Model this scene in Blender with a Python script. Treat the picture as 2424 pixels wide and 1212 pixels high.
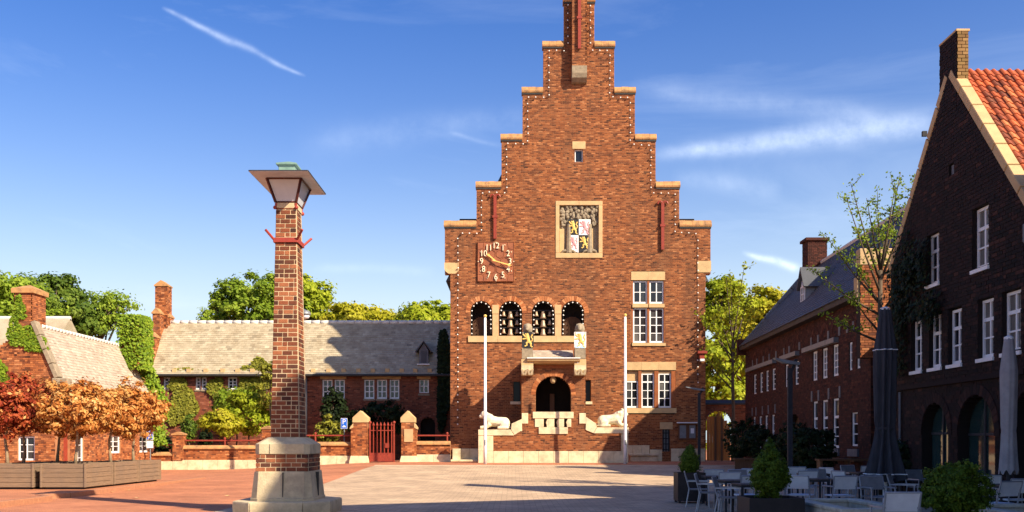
import bpy, bmesh, math, random
import numpy as np
from mathutils import Matrix, Vector, Euler

for o in list(bpy.data.objects):
    bpy.data.objects.remove(o)
SC = bpy.context.scene
COL = SC.collection
R = math.radians
rng = random.Random(7)
nrg = np.random.default_rng(11)

# ------------------------------------------------------------------ camera
F, CX, HY, EYE = 2350.0, 1212.0, 1046.0, 1.6
cam = bpy.data.objects.new('camera', bpy.data.cameras.new('camera'))
COL.objects.link(cam)
cam.location = (0, 0, EYE)
cam.rotation_euler = (R(90), 0, 0)
cam.data.sensor_width = 36
cam.data.lens = F * 36 / 2424
cam.data.shift_y = (HY - 606) / 2424
cam.data.clip_start = 0.3
cam.data.clip_end = 3000
SC.camera = cam

# ------------------------------------------------------------------ sun, sky, exposure
SUN = Vector((1.08, -0.88, 1.0)).normalized()
SUN_EL = math.asin(SUN.z)
SUN_ROT = math.atan2(SUN.x, SUN.y)
sl = bpy.data.lights.new('sun', 'SUN')
sl.energy = 5.0
sl.angle = R(0.53)
sl.color = (1.0, 0.86, 0.66)
so = bpy.data.objects.new('sun', sl)
COL.objects.link(so)
so.rotation_euler = SUN.to_track_quat('Z', 'Y').to_euler()
so.location = (30, -25, 40)

W = bpy.data.worlds.new('World')
SC.world = W
W.use_nodes = True
wt = W.node_tree
wt.nodes.clear()


def build_world():
    N, L = wt.nodes, wt.links
    out = N.new('ShaderNodeOutputWorld')
    bg = N.new('ShaderNodeBackground')
    bg.inputs['Strength'].default_value = 0.094
    L.new(bg.outputs[0], out.inputs[0])
    sky = N.new('ShaderNodeTexSky')
    sky.sky_type = 'NISHITA'
    sky.sun_disc = False
    sky.sun_elevation = SUN_EL
    sky.sun_rotation = SUN_ROT
    sky.altitude = 0
    sky.air_density = 1.0
    sky.dust_density = 1.3
    sky.ozone_density = 2.2
    tc = N.new('ShaderNodeTexCoord')
    sep = N.new('ShaderNodeSeparateXYZ')
    L.new(tc.outputs['Generated'], sep.inputs[0])

    def mth(op, a, b=None, c=None, clamp=False):
        n = N.new('ShaderNodeMath'); n.operation = op; n.use_clamp = clamp
        for i, q in enumerate((a, b, c)):
            if q is None: continue
            if isinstance(q, (int, float)): n.inputs[i].default_value = q
            else: L.new(q, n.inputs[i])
        return n.outputs[0]
    yy = mth('MAXIMUM', sep.outputs['Y'], 0.02)
    u = mth('DIVIDE', sep.outputs['X'], yy)
    v = mth('DIVIDE', sep.outputs['Z'], yy)
    cmb = N.new('ShaderNodeCombineXYZ')
    L.new(u, cmb.inputs[0]); L.new(v, cmb.inputs[1])
    nz = N.new('ShaderNodeTexNoise'); nz.inputs['Scale'].default_value = 26; nz.inputs['Detail'].default_value = 6
    nz.inputs['Roughness'].default_value = 0.65
    L.new(cmb.outputs[0], nz.inputs['Vector'])
    # slow wander for the trails
    nw = N.new('ShaderNodeTexNoise'); nw.inputs['Scale'].default_value = 7; nw.inputs['Detail'].default_value = 3
    L.new(cmb.outputs[0], nw.inputs['Vector'])
    wob = mth('MULTIPLY', mth('SUBTRACT', nw.outputs['Fac'], 0.5), 0.022)
    total = None
    #        px1  py1   px2   py2   half width at start, at end, strength
    trails = [(385, 22, 560, 108, .0016, .0040, .36), (540, 96, 722, 176, .0038, .0016, .28),
              (1540, 368, 2240, 288, .007, .014, .40), (1500, 205, 2100, 282, .010, .012, .13),
              (1758, 597, 1900, 638, .0022, .0050, .6), (700, 345, 1290, 270, .018, .010, .09),
              (730, 640, 1030, 640, .004, .005, .10), (1590, 425, 1850, 445, .010, .010, .14),
              (1060, 318, 1190, 350, .002, .002, .09)]
    for (x1, y1, x2, y2, w1, w2, s) in trails:
        ax, ay = (x1 - CX) / F, (HY - y1) / F
        bx, by = (x2 - CX) / F, (HY - y2) / F
        dx, dy = bx - ax, by - ay
        ln2 = dx * dx + dy * dy
        pu = mth('SUBTRACT', u, ax)
        pv = mth('SUBTRACT', mth('ADD', v, wob), ay)
        t = mth('DIVIDE', mth('ADD', mth('MULTIPLY', pu, dx), mth('MULTIPLY', pv, dy)), ln2)
        cr = mth('DIVIDE', mth('SUBTRACT', mth('MULTIPLY', pu, dy), mth('MULTIPLY', pv, dx)), math.sqrt(ln2))
        wd = mth('ADD', mth('MULTIPLY', t, w2 - w1), w1)
        q = mth('DIVIDE', cr, mth('MAXIMUM', wd, .001))
        g = mth('POWER', 2.718, mth('MULTIPLY', mth('MULTIPLY', q, q), -1.0))
        e1 = mth('MULTIPLY', mth('ADD', t, 0.02), 6.0, clamp=True)
        e2 = mth('MULTIPLY', mth('SUBTRACT', 1.02, t), 6.0, clamp=True)
        m = mth('MULTIPLY', mth('MULTIPLY', g, e1), mth('MULTIPLY', e2, s))
        total = m if total is None else mth('ADD', total, m)
    tex = mth('MULTIPLY', mth('SUBTRACT', nz.outputs['Fac'], 0.18), 1.7, clamp=True)
    total = mth('MULTIPLY', total, tex)
    total = mth('MULTIPLY', total, mth('GREATER_THAN', sep.outputs['Y'], 0.02))
    # faint cirrus veil, all round
    mp = N.new('ShaderNodeMapping'); mp.inputs['Scale'].default_value = (2.0, 2.0, 9.0)
    mp.inputs['Rotation'].default_value = (0.12, 0.2, 0.0)
    L.new(tc.outputs['Generated'], mp.inputs[0])
    nc = N.new('ShaderNodeTexNoise'); nc.inputs['Scale'].default_value = 1.6; nc.inputs['Detail'].default_value = 7
    nc.inputs['Roughness'].default_value = 0.6; nc.inputs['Distortion'].default_value = 0.6
    L.new(mp.outputs[0], nc.inputs['Vector'])
    veil = mth('MULTIPLY', mth('SUBTRACT', nc.outputs['Fac'], 0.52), 0.30, clamp=True)
    total = mth('ADD', total, veil, clamp=True)
    hsv = N.new('ShaderNodeHueSaturation')
    hsv.inputs['Saturation'].default_value = 1.42
    hsv.inputs['Hue'].default_value = 0.519
    L.new(sky.outputs[0], hsv.inputs['Color'])
    mx = N.new('ShaderNodeMix'); mx.data_type = 'RGBA'
    mx.inputs['B'].default_value = (8.8, 9.6, 10.4, 1)
    L.new(total, mx.inputs['Factor'])
    # ground haze: the sky pales towards the horizon, the same in every direction
    hz_ = mth('MULTIPLY', mth('POWER', 2.718, mth('MULTIPLY', mth('MAXIMUM', sep.outputs['Z'], 0.0), -11.0)), 3.4)
    hz_ = mth('MINIMUM', hz_, 0.82)
    mh = N.new('ShaderNodeMix'); mh.data_type = 'RGBA'
    mh.inputs['B'].default_value = (4.4, 5.2, 5.7, 1)
    L.new(hz_, mh.inputs['Factor']); L.new(hsv.outputs[0], mh.inputs['A'])
    L.new(mh.outputs['Result'], mx.inputs['A'])
    L.new(mx.outputs['Result'], bg.inputs['Color'])


build_world()
vs = SC.view_settings
vs.view_transform = 'Standard'
vs.look = 'None'
vs.gamma = 1
vs.use_curve_mapping = False
vs.exposure = 0.98
SC.cycles.max_bounces = 6
SC.cycles.transparent_max_bounces = 6
SC.cycles.use_denoising = True


# ------------------------------------------------------------------ pixel <-> place
def XP(px, Y): return (px - CX) / F * Y
def ZP(py, Y): return EYE + (HY - py) / F * Y
def P(px, py, Y): return Vector((XP(px, Y), Y, ZP(py, Y)))
def sst(t):
    t = max(0.0, min(1.0, t)); return t * t * (3 - 2 * t)
def gz(X, Y): return 0.45 * sst((Y - 30) / 22) * sst((X + 18) / 12)


# ------------------------------------------------------------------ materials
def nodes_of(m):
    m.use_nodes = True
    t = m.node_tree; t.nodes.clear()
    out = t.nodes.new('ShaderNodeOutputMaterial')
    return t, out


def ramp(t, stops):
    r = t.nodes.new('ShaderNodeValToRGB')
    e = r.color_ramp.elements
    while len(e) < len(stops): e.new(0.5)
    for i, (p, c) in enumerate(stops):
        e[i].position = p; e[i].color = (*c, 1)
    return r


def mat(name, stops, rough=.8, source='noise', scale=3.0, detail=5, stretch=(1, 1, 1), bump=0.0, bscale=40.0,
        stain=None, spec=.3, metal=0.0, stain_scale=.6, stain_amt=.5, stain_stretch=None, emit=None, transl=0.0):
    """stops: colour ramp.  source: noise (world position) / rnd (mesh attribute) / obj (per object) / mix"""
    m = bpy.data.materials.new(name)
    t, out = nodes_of(m)
    N, L = t.nodes, t.links
    b = N.new('ShaderNodeBsdfPrincipled')
    b.inputs['Roughness'].default_value = rough
    b.inputs['Metallic'].default_value = metal
    b.inputs['Specular IOR Level'].default_value = spec
    geo = N.new('ShaderNodeNewGeometry')
    mp = N.new('ShaderNodeMapping'); mp.inputs['Scale'].default_value = stretch
    L.new(geo.outputs['Position'], mp.inputs[0])
    nz = N.new('ShaderNodeTexNoise'); nz.inputs['Scale'].default_value = scale; nz.inputs['Detail'].default_value = detail
    nz.inputs['Roughness'].default_value = .6
    L.new(mp.outputs[0], nz.inputs['Vector'])
    fac = nz.outputs['Fac']
    if source in ('rnd', 'obj'):
        if source == 'rnd':
            a = N.new('ShaderNodeAttribute'); a.attribute_name = 'rnd'; val = a.outputs['Fac']
        else:
            a = N.new('ShaderNodeObjectInfo'); val = a.outputs['Random']
        ad = N.new('ShaderNodeMath'); ad.operation = 'MULTIPLY_ADD'
        L.new(nz.outputs['Fac'], ad.inputs[0]); ad.inputs[1].default_value = .5; 
        sb = N.new('ShaderNodeMath'); sb.operation = 'SUBTRACT'; L.new(val, sb.inputs[0]); sb.inputs[1].default_value = .25
        L.new(sb.outputs[0], ad.inputs[2])
        fac = ad.outputs[0]
    r = ramp(t, stops)
    L.new(fac, r.inputs[0])
    colr = r.outputs[0]
    if stain is not None:
        n2 = N.new('ShaderNodeTexNoise'); n2.inputs['Scale'].default_value = stain_scale; n2.inputs['Detail'].default_value = 8
        n2.inputs['Roughness'].default_value = .7
        if stain_stretch:
            m2 = N.new('ShaderNodeMapping'); m2.inputs['Scale'].default_value = stain_stretch
            L.new(geo.outputs['Position'], m2.inputs[0]); L.new(m2.outputs[0], n2.inputs['Vector'])
        else: L.new(geo.outputs['Position'], n2.inputs['Vector'])
        rr = N.new('ShaderNodeMapRange'); rr.inputs[1].default_value = .45; rr.inputs[2].default_value = .72
        rr.inputs[3].default_value = 0; rr.inputs[4].default_value = stain_amt
        L.new(n2.outputs['Fac'], rr.inputs[0])
        mx = N.new('ShaderNodeMix'); mx.data_type = 'RGBA'
        L.new(rr.outputs[0], mx.inputs['Factor']); L.new(colr, mx.inputs['A'])
        mx.inputs['B'].default_value = (*stain, 1)
        colr = mx.outputs['Result']
    L.new(colr, b.inputs['Base Color'])
    if bump:
        n3 = N.new('ShaderNodeTexNoise'); n3.inputs['Scale'].default_value = bscale; n3.inputs['Detail'].default_value = 4
        L.new(mp.outputs[0], n3.inputs['Vector'])
        bp = N.new('ShaderNodeBump'); bp.inputs['Strength'].default_value = bump; bp.inputs['Distance'].default_value = .02
        L.new(n3.outputs['Fac'], bp.inputs['Height'])
        L.new(bp.outputs[0], b.inputs['Normal'])
    if emit:
        b.inputs['Emission Color'].default_value = (*emit[0], 1); b.inputs['Emission Strength'].default_value = emit[1]
    if transl:
        tr = N.new('ShaderNodeBsdfTranslucent'); L.new(colr, tr.inputs['Color'])
        ms = N.new('ShaderNodeMixShader'); ms.inputs[0].default_value = transl
        L.new(b.outputs[0], ms.inputs[1]); L.new(tr.outputs[0], ms.inputs[2])
        L.new(ms.outputs[0], out.inputs[0])
    else:
        L.new(b.outputs[0], out.inputs[0])
    return m


def two(a, b): return [(.3, a), (.7, b)]


BR_T = [(.0, (.040, .013, .007)), (.3, (.120, .032, .012)), (.55, (.25, .074, .022)), (.8, (.35, .118, .037)), (1, (.46, .19, .075))]
BR_D = [(.0, (.050, .018, .012)), (.35, (.150, .042, .022)), (.7, (.235, .066, .032)), (1, (.32, .11, .06))]
BR_L = [(.0, (.05, .018, .012)), (.35, (.13, .038, .018)), (.65, (.22, .062, .026)), (1, (.34, .12, .05))]
BR_K = [(.0, (.004, .0025, .002)), (.4, (.011, .005, .004)), (.8, (.022, .008, .006)), (1, (.055, .02, .012))]  # near-black ramp: shade of the gable wall is put into the brick
m_brick_t = mat('brick_orange', BR_T, .85, 'rnd', scale=6, stain=(.085, .04, .022), stain_scale=.6, stain_amt=.75, stain_stretch=(1.6, 1.6, .35), bump=.3)
m_brick_w = mat('brick_wing', BR_D, .88, 'rnd', scale=6, stain=(.07, .045, .03), stain_amt=.4, bump=.3)
m_brick_g = mat('brick_garden', [(c[0], tuple(v * 1.2 for v in c[1])) for c in BR_T], .85, 'rnd', scale=6, stain=(.28, .16, .09), stain_scale=1.4, stain_amt=.4, bump=.3)
m_brick_r = mat('brick_long_building', [(.0, (.016, .006, .004)), (.35, (.042, .012, .008)), (.7, (.075, .020, .012)), (1, (.12, .036, .02))], .9, 'rnd', scale=6, stain=(.05, .02, .014), stain_amt=.4, bump=.3)  # facade shade is put into this darkened brick and its mortar
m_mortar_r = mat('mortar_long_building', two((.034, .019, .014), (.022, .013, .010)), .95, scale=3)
m_brick_ch = mat('brick_mossy_chimney', [(0, (.10, .055, .02)), (.5, (.20, .11, .04)), (1, (.30, .18, .07))], .9, 'rnd', scale=5, stain=(.20, .15, .045), stain_scale=1.8, stain_amt=.7)
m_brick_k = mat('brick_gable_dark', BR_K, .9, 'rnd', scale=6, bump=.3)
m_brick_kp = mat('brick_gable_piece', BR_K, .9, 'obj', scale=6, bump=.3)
m_brick_l = mat('brick_lamp_piece', BR_L, .82, 'obj', scale=18, bump=.5, bscale=60, stain=(.09, .05, .035), stain_scale=2.2, stain_amt=.4)
m_brick_ls = mat('brick_lamp_rest', BR_L, .82, 'rnd', scale=18, bump=.5, bscale=60)
m_mortar_t = mat('mortar_tower', two((.38, .175, .08), (.27, .12, .055)), .95, scale=2.0)
m_mortar_w = mat('mortar_wing', two((.20, .13, .09), (.12, .075, .05)), .95, scale=3)
m_mortar_k = mat('mortar_gable', two((.010, .007, .006), (.016, .011, .009)), .95, scale=3)  # darkened along with the gable brick to carry its shade
m_mortar_l = mat('mortar_lamp', two((.60, .46, .28), (.46, .34, .20)), .95, scale=8)
m_stone = mat('sandstone', two((.60, .41, .20), (.47, .31, .15)), .85, scale=2.4, stain=(.30, .21, .12), stain_scale=1.1, stain_amt=.5, bump=.25)
m_cap = mat('coping_tile', two((.50, .27, .10), (.42, .20, .08)), .85, scale=3.5, stain=(.10, .075, .05), stain_scale=2.3, stain_amt=.85, bump=.4)
m_white = mat('white_stone', two((.74, .62, .40), (.64, .52, .32)), .8, scale=2.5, stain=(.28, .22, .14), stain_scale=1.9, stain_amt=.7, bump=.2)
m_whitest = mat('white_lion_stone', two((.78, .69, .49), (.70, .60, .40)), .8, scale=6, stain=(.22, .17, .11), stain_scale=4, stain_amt=.65, bump=.15)
m_darkst = mat('weathered_stone', two((.20, .16, .11), (.34, .27, .18)), .9, scale=5, bump=.5)
m_paint = mat('white_paint', two((.80, .80, .78), (.74, .74, .72)), .45, scale=6, stain=(.55, .54, .5), stain_scale=4, stain_amt=.3)
m_glass = mat('window_glass', [(0, (.006, .007, .009)), (.5, (.014, .015, .018)), (.75, (.05, .05, .052)), (1, (.13, .125, .115))], .07, 'obj', scale=1.5, spec=.55)  # paler panes: reflections put into the base colour at random
m_glassd = mat('dull_glass', [(0, (.005, .006, .009)), (.6, (.014, .016, .022)), (1, (.07, .072, .085))], .12, 'obj', scale=1.5, spec=.15)  # paler stops imitate reflecting panes by colour
m_curt = mat('curtained_glass', two((.08, .075, .07), (.16, .15, .135)), .25, scale=2.5, stretch=(6, 6, .6))
m_shopg = mat('shop_glass', two((.012, .03, .028), (.03, .055, .05)), .05, scale=1.0, spec=.8)
m_red = mat('red_iron', two((.30, .045, .024), (.22, .032, .018)), .5, scale=8, stain=(.12, .03, .02), stain_scale=7, stain_amt=.5)
m_redb = mat('red_band_iron', two((.36, .05, .03), (.25, .04, .03)), .55, scale=10)
m_copper = mat('clock_copper', two((.34, .115, .048), (.24, .075, .032)), .5, scale=3, stain=(.13, .045, .03), stain_scale=2.2, stain_amt=.6)
m_cream = mat('cream_paint', two((.85, .76, .55), (.78, .66, .42)), .5, scale=6)
m_gold = mat('gold_paint', two((.80, .55, .16), (.68, .42, .10)), .45, scale=5)
m_black = mat('black_paint', two((.012, .012, .014), (.03, .03, .03)), .6, scale=6)
m_pink = mat('pale_red_paint', two((.75, .38, .36), (.62, .22, .24)), .6, scale=9)
m_shw = mat('shield_white', two((.85, .80, .76), (.75, .70, .66)), .6, scale=6)
m_blue = mat('pale_blue_paint', two((.35, .55, .78), (.5, .68, .85)), .6, scale=6)
SLATE = [(.0, (.13, .125, .125)), (.4, (.27, .25, .225)), (.75, (.37, .345, .30)), (1, (.50, .46, .39))]
m_slate = mat('old_slate', [(0, (.20, .165, .11)), (.4, (.36, .30, .20)), (.75, (.45, .385, .26)), (1, (.57, .49, .34))], .62, 'rnd', scale=4, stain=(.22, .15, .075), stain_scale=1.1, stain_amt=.65, spec=.4, bump=.3)
m_slate2 = mat('cottage_slate', [(0, (.26, .20, .15)), (.5, (.42, .35, .265)), (1, (.56, .48, .37))], .62, 'rnd', scale=4, stain=(.34, .22, .15), stain_scale=1.2, stain_amt=.55, spec=.4)
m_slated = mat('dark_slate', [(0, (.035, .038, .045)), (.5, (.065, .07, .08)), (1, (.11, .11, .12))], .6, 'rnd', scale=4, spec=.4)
m_ridge = mat('ridge_tile', two((.72, .68, .60), (.58, .53, .46)), .6, scale=3)
m_tile = mat('orange_pantile', [(0, (.14, .04, .02)), (.3, (.40, .085, .028)), (.7, (.52, .12, .035)), (1, (.60, .20, .07))], .7, 'obj', scale=9, stain=(.12, .07, .04), stain_scale=2.5, stain_amt=.55)
m_tiles = mat('orange_pantile_rest', [(0, (.14, .04, .02)), (.3, (.40, .085, .028)), (.7, (.52, .12, .035)), (1, (.60, .20, .07))], .7, 'rnd', scale=9)
m_wood = mat('planter_wood', two((.27, .175, .105), (.17, .11, .068)), .8, source='noise', scale=3, stretch=(1.2, 1.2, 22), stain=(.13, .10, .08), stain_scale=1.6, stain_amt=.5, bump=.3)
m_gwood = mat('gate_wood', two((.52, .17, .035), (.38, .12, .025)), .6, scale=3, stretch=(14, 14, .8), bump=.2)
m_door = mat('door_brown', two((.16, .07, .03), (.10, .045, .02)), .6, scale=3, stretch=(10, 10, 1))
m_bark = mat('bark', two((.12, .085, .055), (.07, .05, .035)), .95, scale=12, stretch=(1, 1, .3), bump=.6)
m_barkl = mat('pale_bark', two((.36, .25, .15), (.24, .17, .10)), .9, scale=12, bump=.4)
m_iron = mat('dark_iron', two((.02, .02, .024), (.035, .035, .04)), .7, scale=8)
m_grey = mat('grey_metal', two((.16, .17, .18), (.24, .25, .26)), .45, scale=5, metal=.3)
m_alu = mat('aluminium', two((.30, .31, .34), (.42, .43, .46)), .4, scale=5, metal=.5)
m_mesh = mat('light_mesh_fabric', two((.78, .78, .78), (.66, .66, .67)), .8, scale=6, bump=.2, bscale=200)
m_meshd = mat('grey_mesh_fabric', two((.16, .15, .14), (.22, .21, .20)), .85, scale=6, bump=.2, bscale=200)
m_tablet = mat('table_slats', two((.06, .045, .038), (.10, .075, .06)), .6, scale=5, stretch=(1, 12, 1))
m_umb = mat('charcoal_canvas', two((.030, .030, .035), (.058, .057, .063)), .9, scale=4, stretch=(3, 3, .5), bump=.2)
m_umbg = mat('grey_cover', two((.26, .24, .24), (.34, .32, .31)), .9, scale=5, bump=.3)
m_conc = mat('concrete', two((.66, .58, .44), (.54, .46, .34)), .9, scale=5, stain=(.2, .17, .13), stain_scale=2.5, stain_amt=.5, bump=.3)
m_lampst = mat('lamp_stone', two((.60, .49, .31), (.48, .38, .23)), .88, scale=3, stain=(.20, .17, .125), stain_scale=2.0, stain_amt=.65, bump=.5, bscale=30)
m_verdi = mat('verdigris', two((.20, .32, .26), (.13, .22, .18)), .7, scale=7, stain=(.12, .2, .16), stain_scale=5, stain_amt=.5)
m_hood = mat('hood_paint', two((.64, .67, .72), (.54, .57, .62)), .6, scale=4, stain=(.3, .28, .25), stain_scale=3, stain_amt=.4)
m_lglass = mat('milky_glass', two((.52, .54, .57), (.62, .63, .65)), .35, scale=2.5)
m_lantfr = mat('lantern_frame', two((.10, .022, .015), (.05, .014, .012)), .5, scale=7)
m_bell = mat('bronze_bell', two((.30, .22, .15), (.42, .30, .19)), .45, scale=8, metal=.4)
m_bulb = mat('bulb_white', two((.85, .84, .78), (.78, .77, .7)), .3)
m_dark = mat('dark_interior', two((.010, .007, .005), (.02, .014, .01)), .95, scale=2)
m_inner = mat('brown_interior', two((.05, .025, .014), (.085, .04, .02)), .9, scale=2)
m_signb = mat('sign_blue', two((.01, .10, .52), (.012, .12, .58)), .4)
m_box = mat('planter_black', two((.018, .014, .013), (.035, .026, .024)), .6, scale=5)
m_shrubsoil = mat('soil', two((.04, .028, .02), (.06, .042, .03)), .95, scale=9)
m_lead = mat('lead_grey', two((.10, .105, .115), (.16, .165, .175)), .6, scale=3)
m_gutter = mat('gutter_dark', two((.03, .028, .027), (.05, .045, .04)), .6, scale=4)
m_paper = mat('white_paper', two((.8, .8, .8), (.75, .75, .75)), .8)


def leafmat(name, stops, transl=.38):
    return mat(name, stops, .55, 'rnd', scale=1.2, transl=transl, spec=.12)


lf_dark = leafmat('leaf_dark', [(0, (.05, .10, .014)), (.5, (.12, .19, .025)), (1, (.22, .29, .04))], .45)
lf_mid = leafmat('leaf_mid', [(0, (.10, .17, .014)), (.5, (.24, .34, .028)), (1, (.38, .46, .06))], .45)
lf_yel = leafmat('leaf_yellow_green', [(0, (.15, .21, .012)), (.5, (.32, .38, .02)), (1, (.48, .50, .05))], .42)
lf_yel2 = leafmat('leaf_spring', [(0, (.20, .22, .012)), (.5, (.42, .40, .022)), (1, (.56, .50, .06))], .42)
lf_red = leafmat('leaf_red', [(0, (.10, .014, .008)), (.45, (.30, .045, .02)), (.8, (.50, .14, .04)), (1, (.56, .34, .12))], .32)
lf_or = leafmat('leaf_orange', [(0, (.26, .075, .016)), (.35, (.50, .18, .04)), (.7, (.62, .32, .09)), (1, (.66, .48, .20))], .32)
lf_ivy = leafmat('leaf_ivy', [(0, (.06, .11, .010)), (.5, (.16, .25, .016)), (1, (.30, .37, .03))], .3)
lf_ivyo = leafmat('leaf_ivy_olive', [(0, (.10, .11, .014)), (.5, (.22, .22, .025)), (1, (.34, .32, .05))], .3)
lf_box = leafmat('leaf_box', [(0, (.03, .06, .008)), (.5, (.095, .155, .014)), (1, (.20, .26, .03))], .3)
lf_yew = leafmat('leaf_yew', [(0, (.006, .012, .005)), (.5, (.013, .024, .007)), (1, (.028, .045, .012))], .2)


def paving(name, c1, c2, joint, bw, bh):
    m = bpy.data.materials.new(name)
    t, out = nodes_of(m)
    N, L = t.nodes, t.links
    b = N.new('ShaderNodeBsdfPrincipled'); b.inputs['Roughness'].default_value = .82
    b.inputs['Specular IOR Level'].default_value = .25
    geo = N.new('ShaderNodeNewGeometry')
    br = N.new('ShaderNodeTexBrick'); br.inputs['Scale'].default_value = 1
    br.inputs['Brick Width'].default_value = bw; br.inputs['Row Height'].default_value = bh
    br.inputs['Mortar Size'].default_value = .006; br.inputs['Bias'].default_value = 0
    br.inputs['Color1'].default_value = (*c1, 1); br.inputs['Color2'].default_value = (*c2, 1); br.inputs['Mortar'].default_value = (*joint, 1)
    L.new(geo.outputs['Position'], br.inputs['Vector'])
    n = N.new('ShaderNodeTexNoise'); n.inputs['Scale'].default_value = .5; n.inputs['Detail'].default_value = 8; n.inputs['Roughness'].default_value = .7
    L.new(geo.outputs['Position'], n.inputs['Vector'])
    rr = N.new('ShaderNodeMapRange'); rr.inputs[1].default_value = .3; rr.inputs[2].default_value = .7; rr.inputs[3].default_value = .68; rr.inputs[4].default_value = 1.2
    L.new(n.outputs['Fac'], rr.inputs[0])
    vm = N.new('ShaderNodeVectorMath'); vm.operation = 'SCALE'
    L.new(br.outputs['Color'], vm.inputs[0]); L.new(rr.outputs[0], vm.inputs['Scale'])
    L.new(vm.outputs[0], b.inputs['Base Color'])
    bp = N.new('ShaderNodeBump'); bp.inputs['Strength'].default_value = .5; bp.inputs['Distance'].default_value = .008
    inv = N.new('ShaderNodeMath'); inv.operation = 'SUBTRACT'; inv.inputs[0].default_value = 1
    L.new(br.outputs['Fac'], inv.inputs[1]); L.new(inv.outputs[0], bp.inputs['Height'])
    L.new(bp.outputs[0], b.inputs['Normal'])
    L.new(b.outputs[0], out.inputs[0])
    return m


m_clinker = paving('red_clinker_paving', (.56, .225, .105), (.43, .155, .075), (.28, .13, .075), .21, .07)
m_plaza = paving('grey_paver', (.60, .425, .265), (.42, .30, .195), (.20, .145, .10), .30, .15)
m_kerb = mat('kerb_stone', two((.56, .45, .32), (.46, .36, .25)), .85, scale=4)
m_kerbr = mat('kerb_brick', two((.40, .18, .09), (.30, .13, .07)), .85, scale=9)
m_litter = mat('fallen_leaf', two((.5, .3, .1), (.6, .42, .2)), .8, scale=4)

# ------------------------------------------------------------------ object helpers
WM = {}


def tag(o, label=None, cat=None, group=None, kind=None):
    if label: o['label'] = label
    if cat: o['category'] = cat
    if group: o['group'] = group
    if kind: o['kind'] = kind
    return o


def thing(name, label, cat, loc=(0, 0, 0), rz=0.0, group=None):
    o = bpy.data.objects.new(name, None)
    COL.objects.link(o)
    o.location = loc
    o.rotation_euler = (0, 0, rz)
    o.empty_display_size = .2
    WM[o.name] = Matrix.Translation(Vector(loc)) @ Matrix.Rotation(rz, 4, 'Z')
    return tag(o, label, cat, group)


def link(name, me, parent=None, local=False, basis=None, kind=None):
    o = bpy.data.objects.new(name, me)
    COL.objects.link(o)
    base = basis if basis is not None else Matrix.Identity(4)
    if parent is not None:
        o.parent = parent
        pw = WM.get(parent.name, Matrix.Identity(4))
        if local:
            w = pw @ base
        else:
            o.matrix_parent_inverse = pw.inverted()
            w = base
        WM[o.name] = w
    else:
        WM[o.name] = base
    if basis is not None: o.matrix_basis = basis
    if kind: o['kind'] = kind
    return o


def copy_tree(o, loc=None, rz=None, label=None, parent=None):
    c = o.copy(); COL.objects.link(c)
    if parent is not None:
        c.parent = parent
    if loc is not None: c.location = loc
    if rz is not None: c.rotation_euler = (0, 0, rz)
    if label: c['label'] = label
    for ch in o.children:
        copy_tree(ch, parent=c)
    return c


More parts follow.
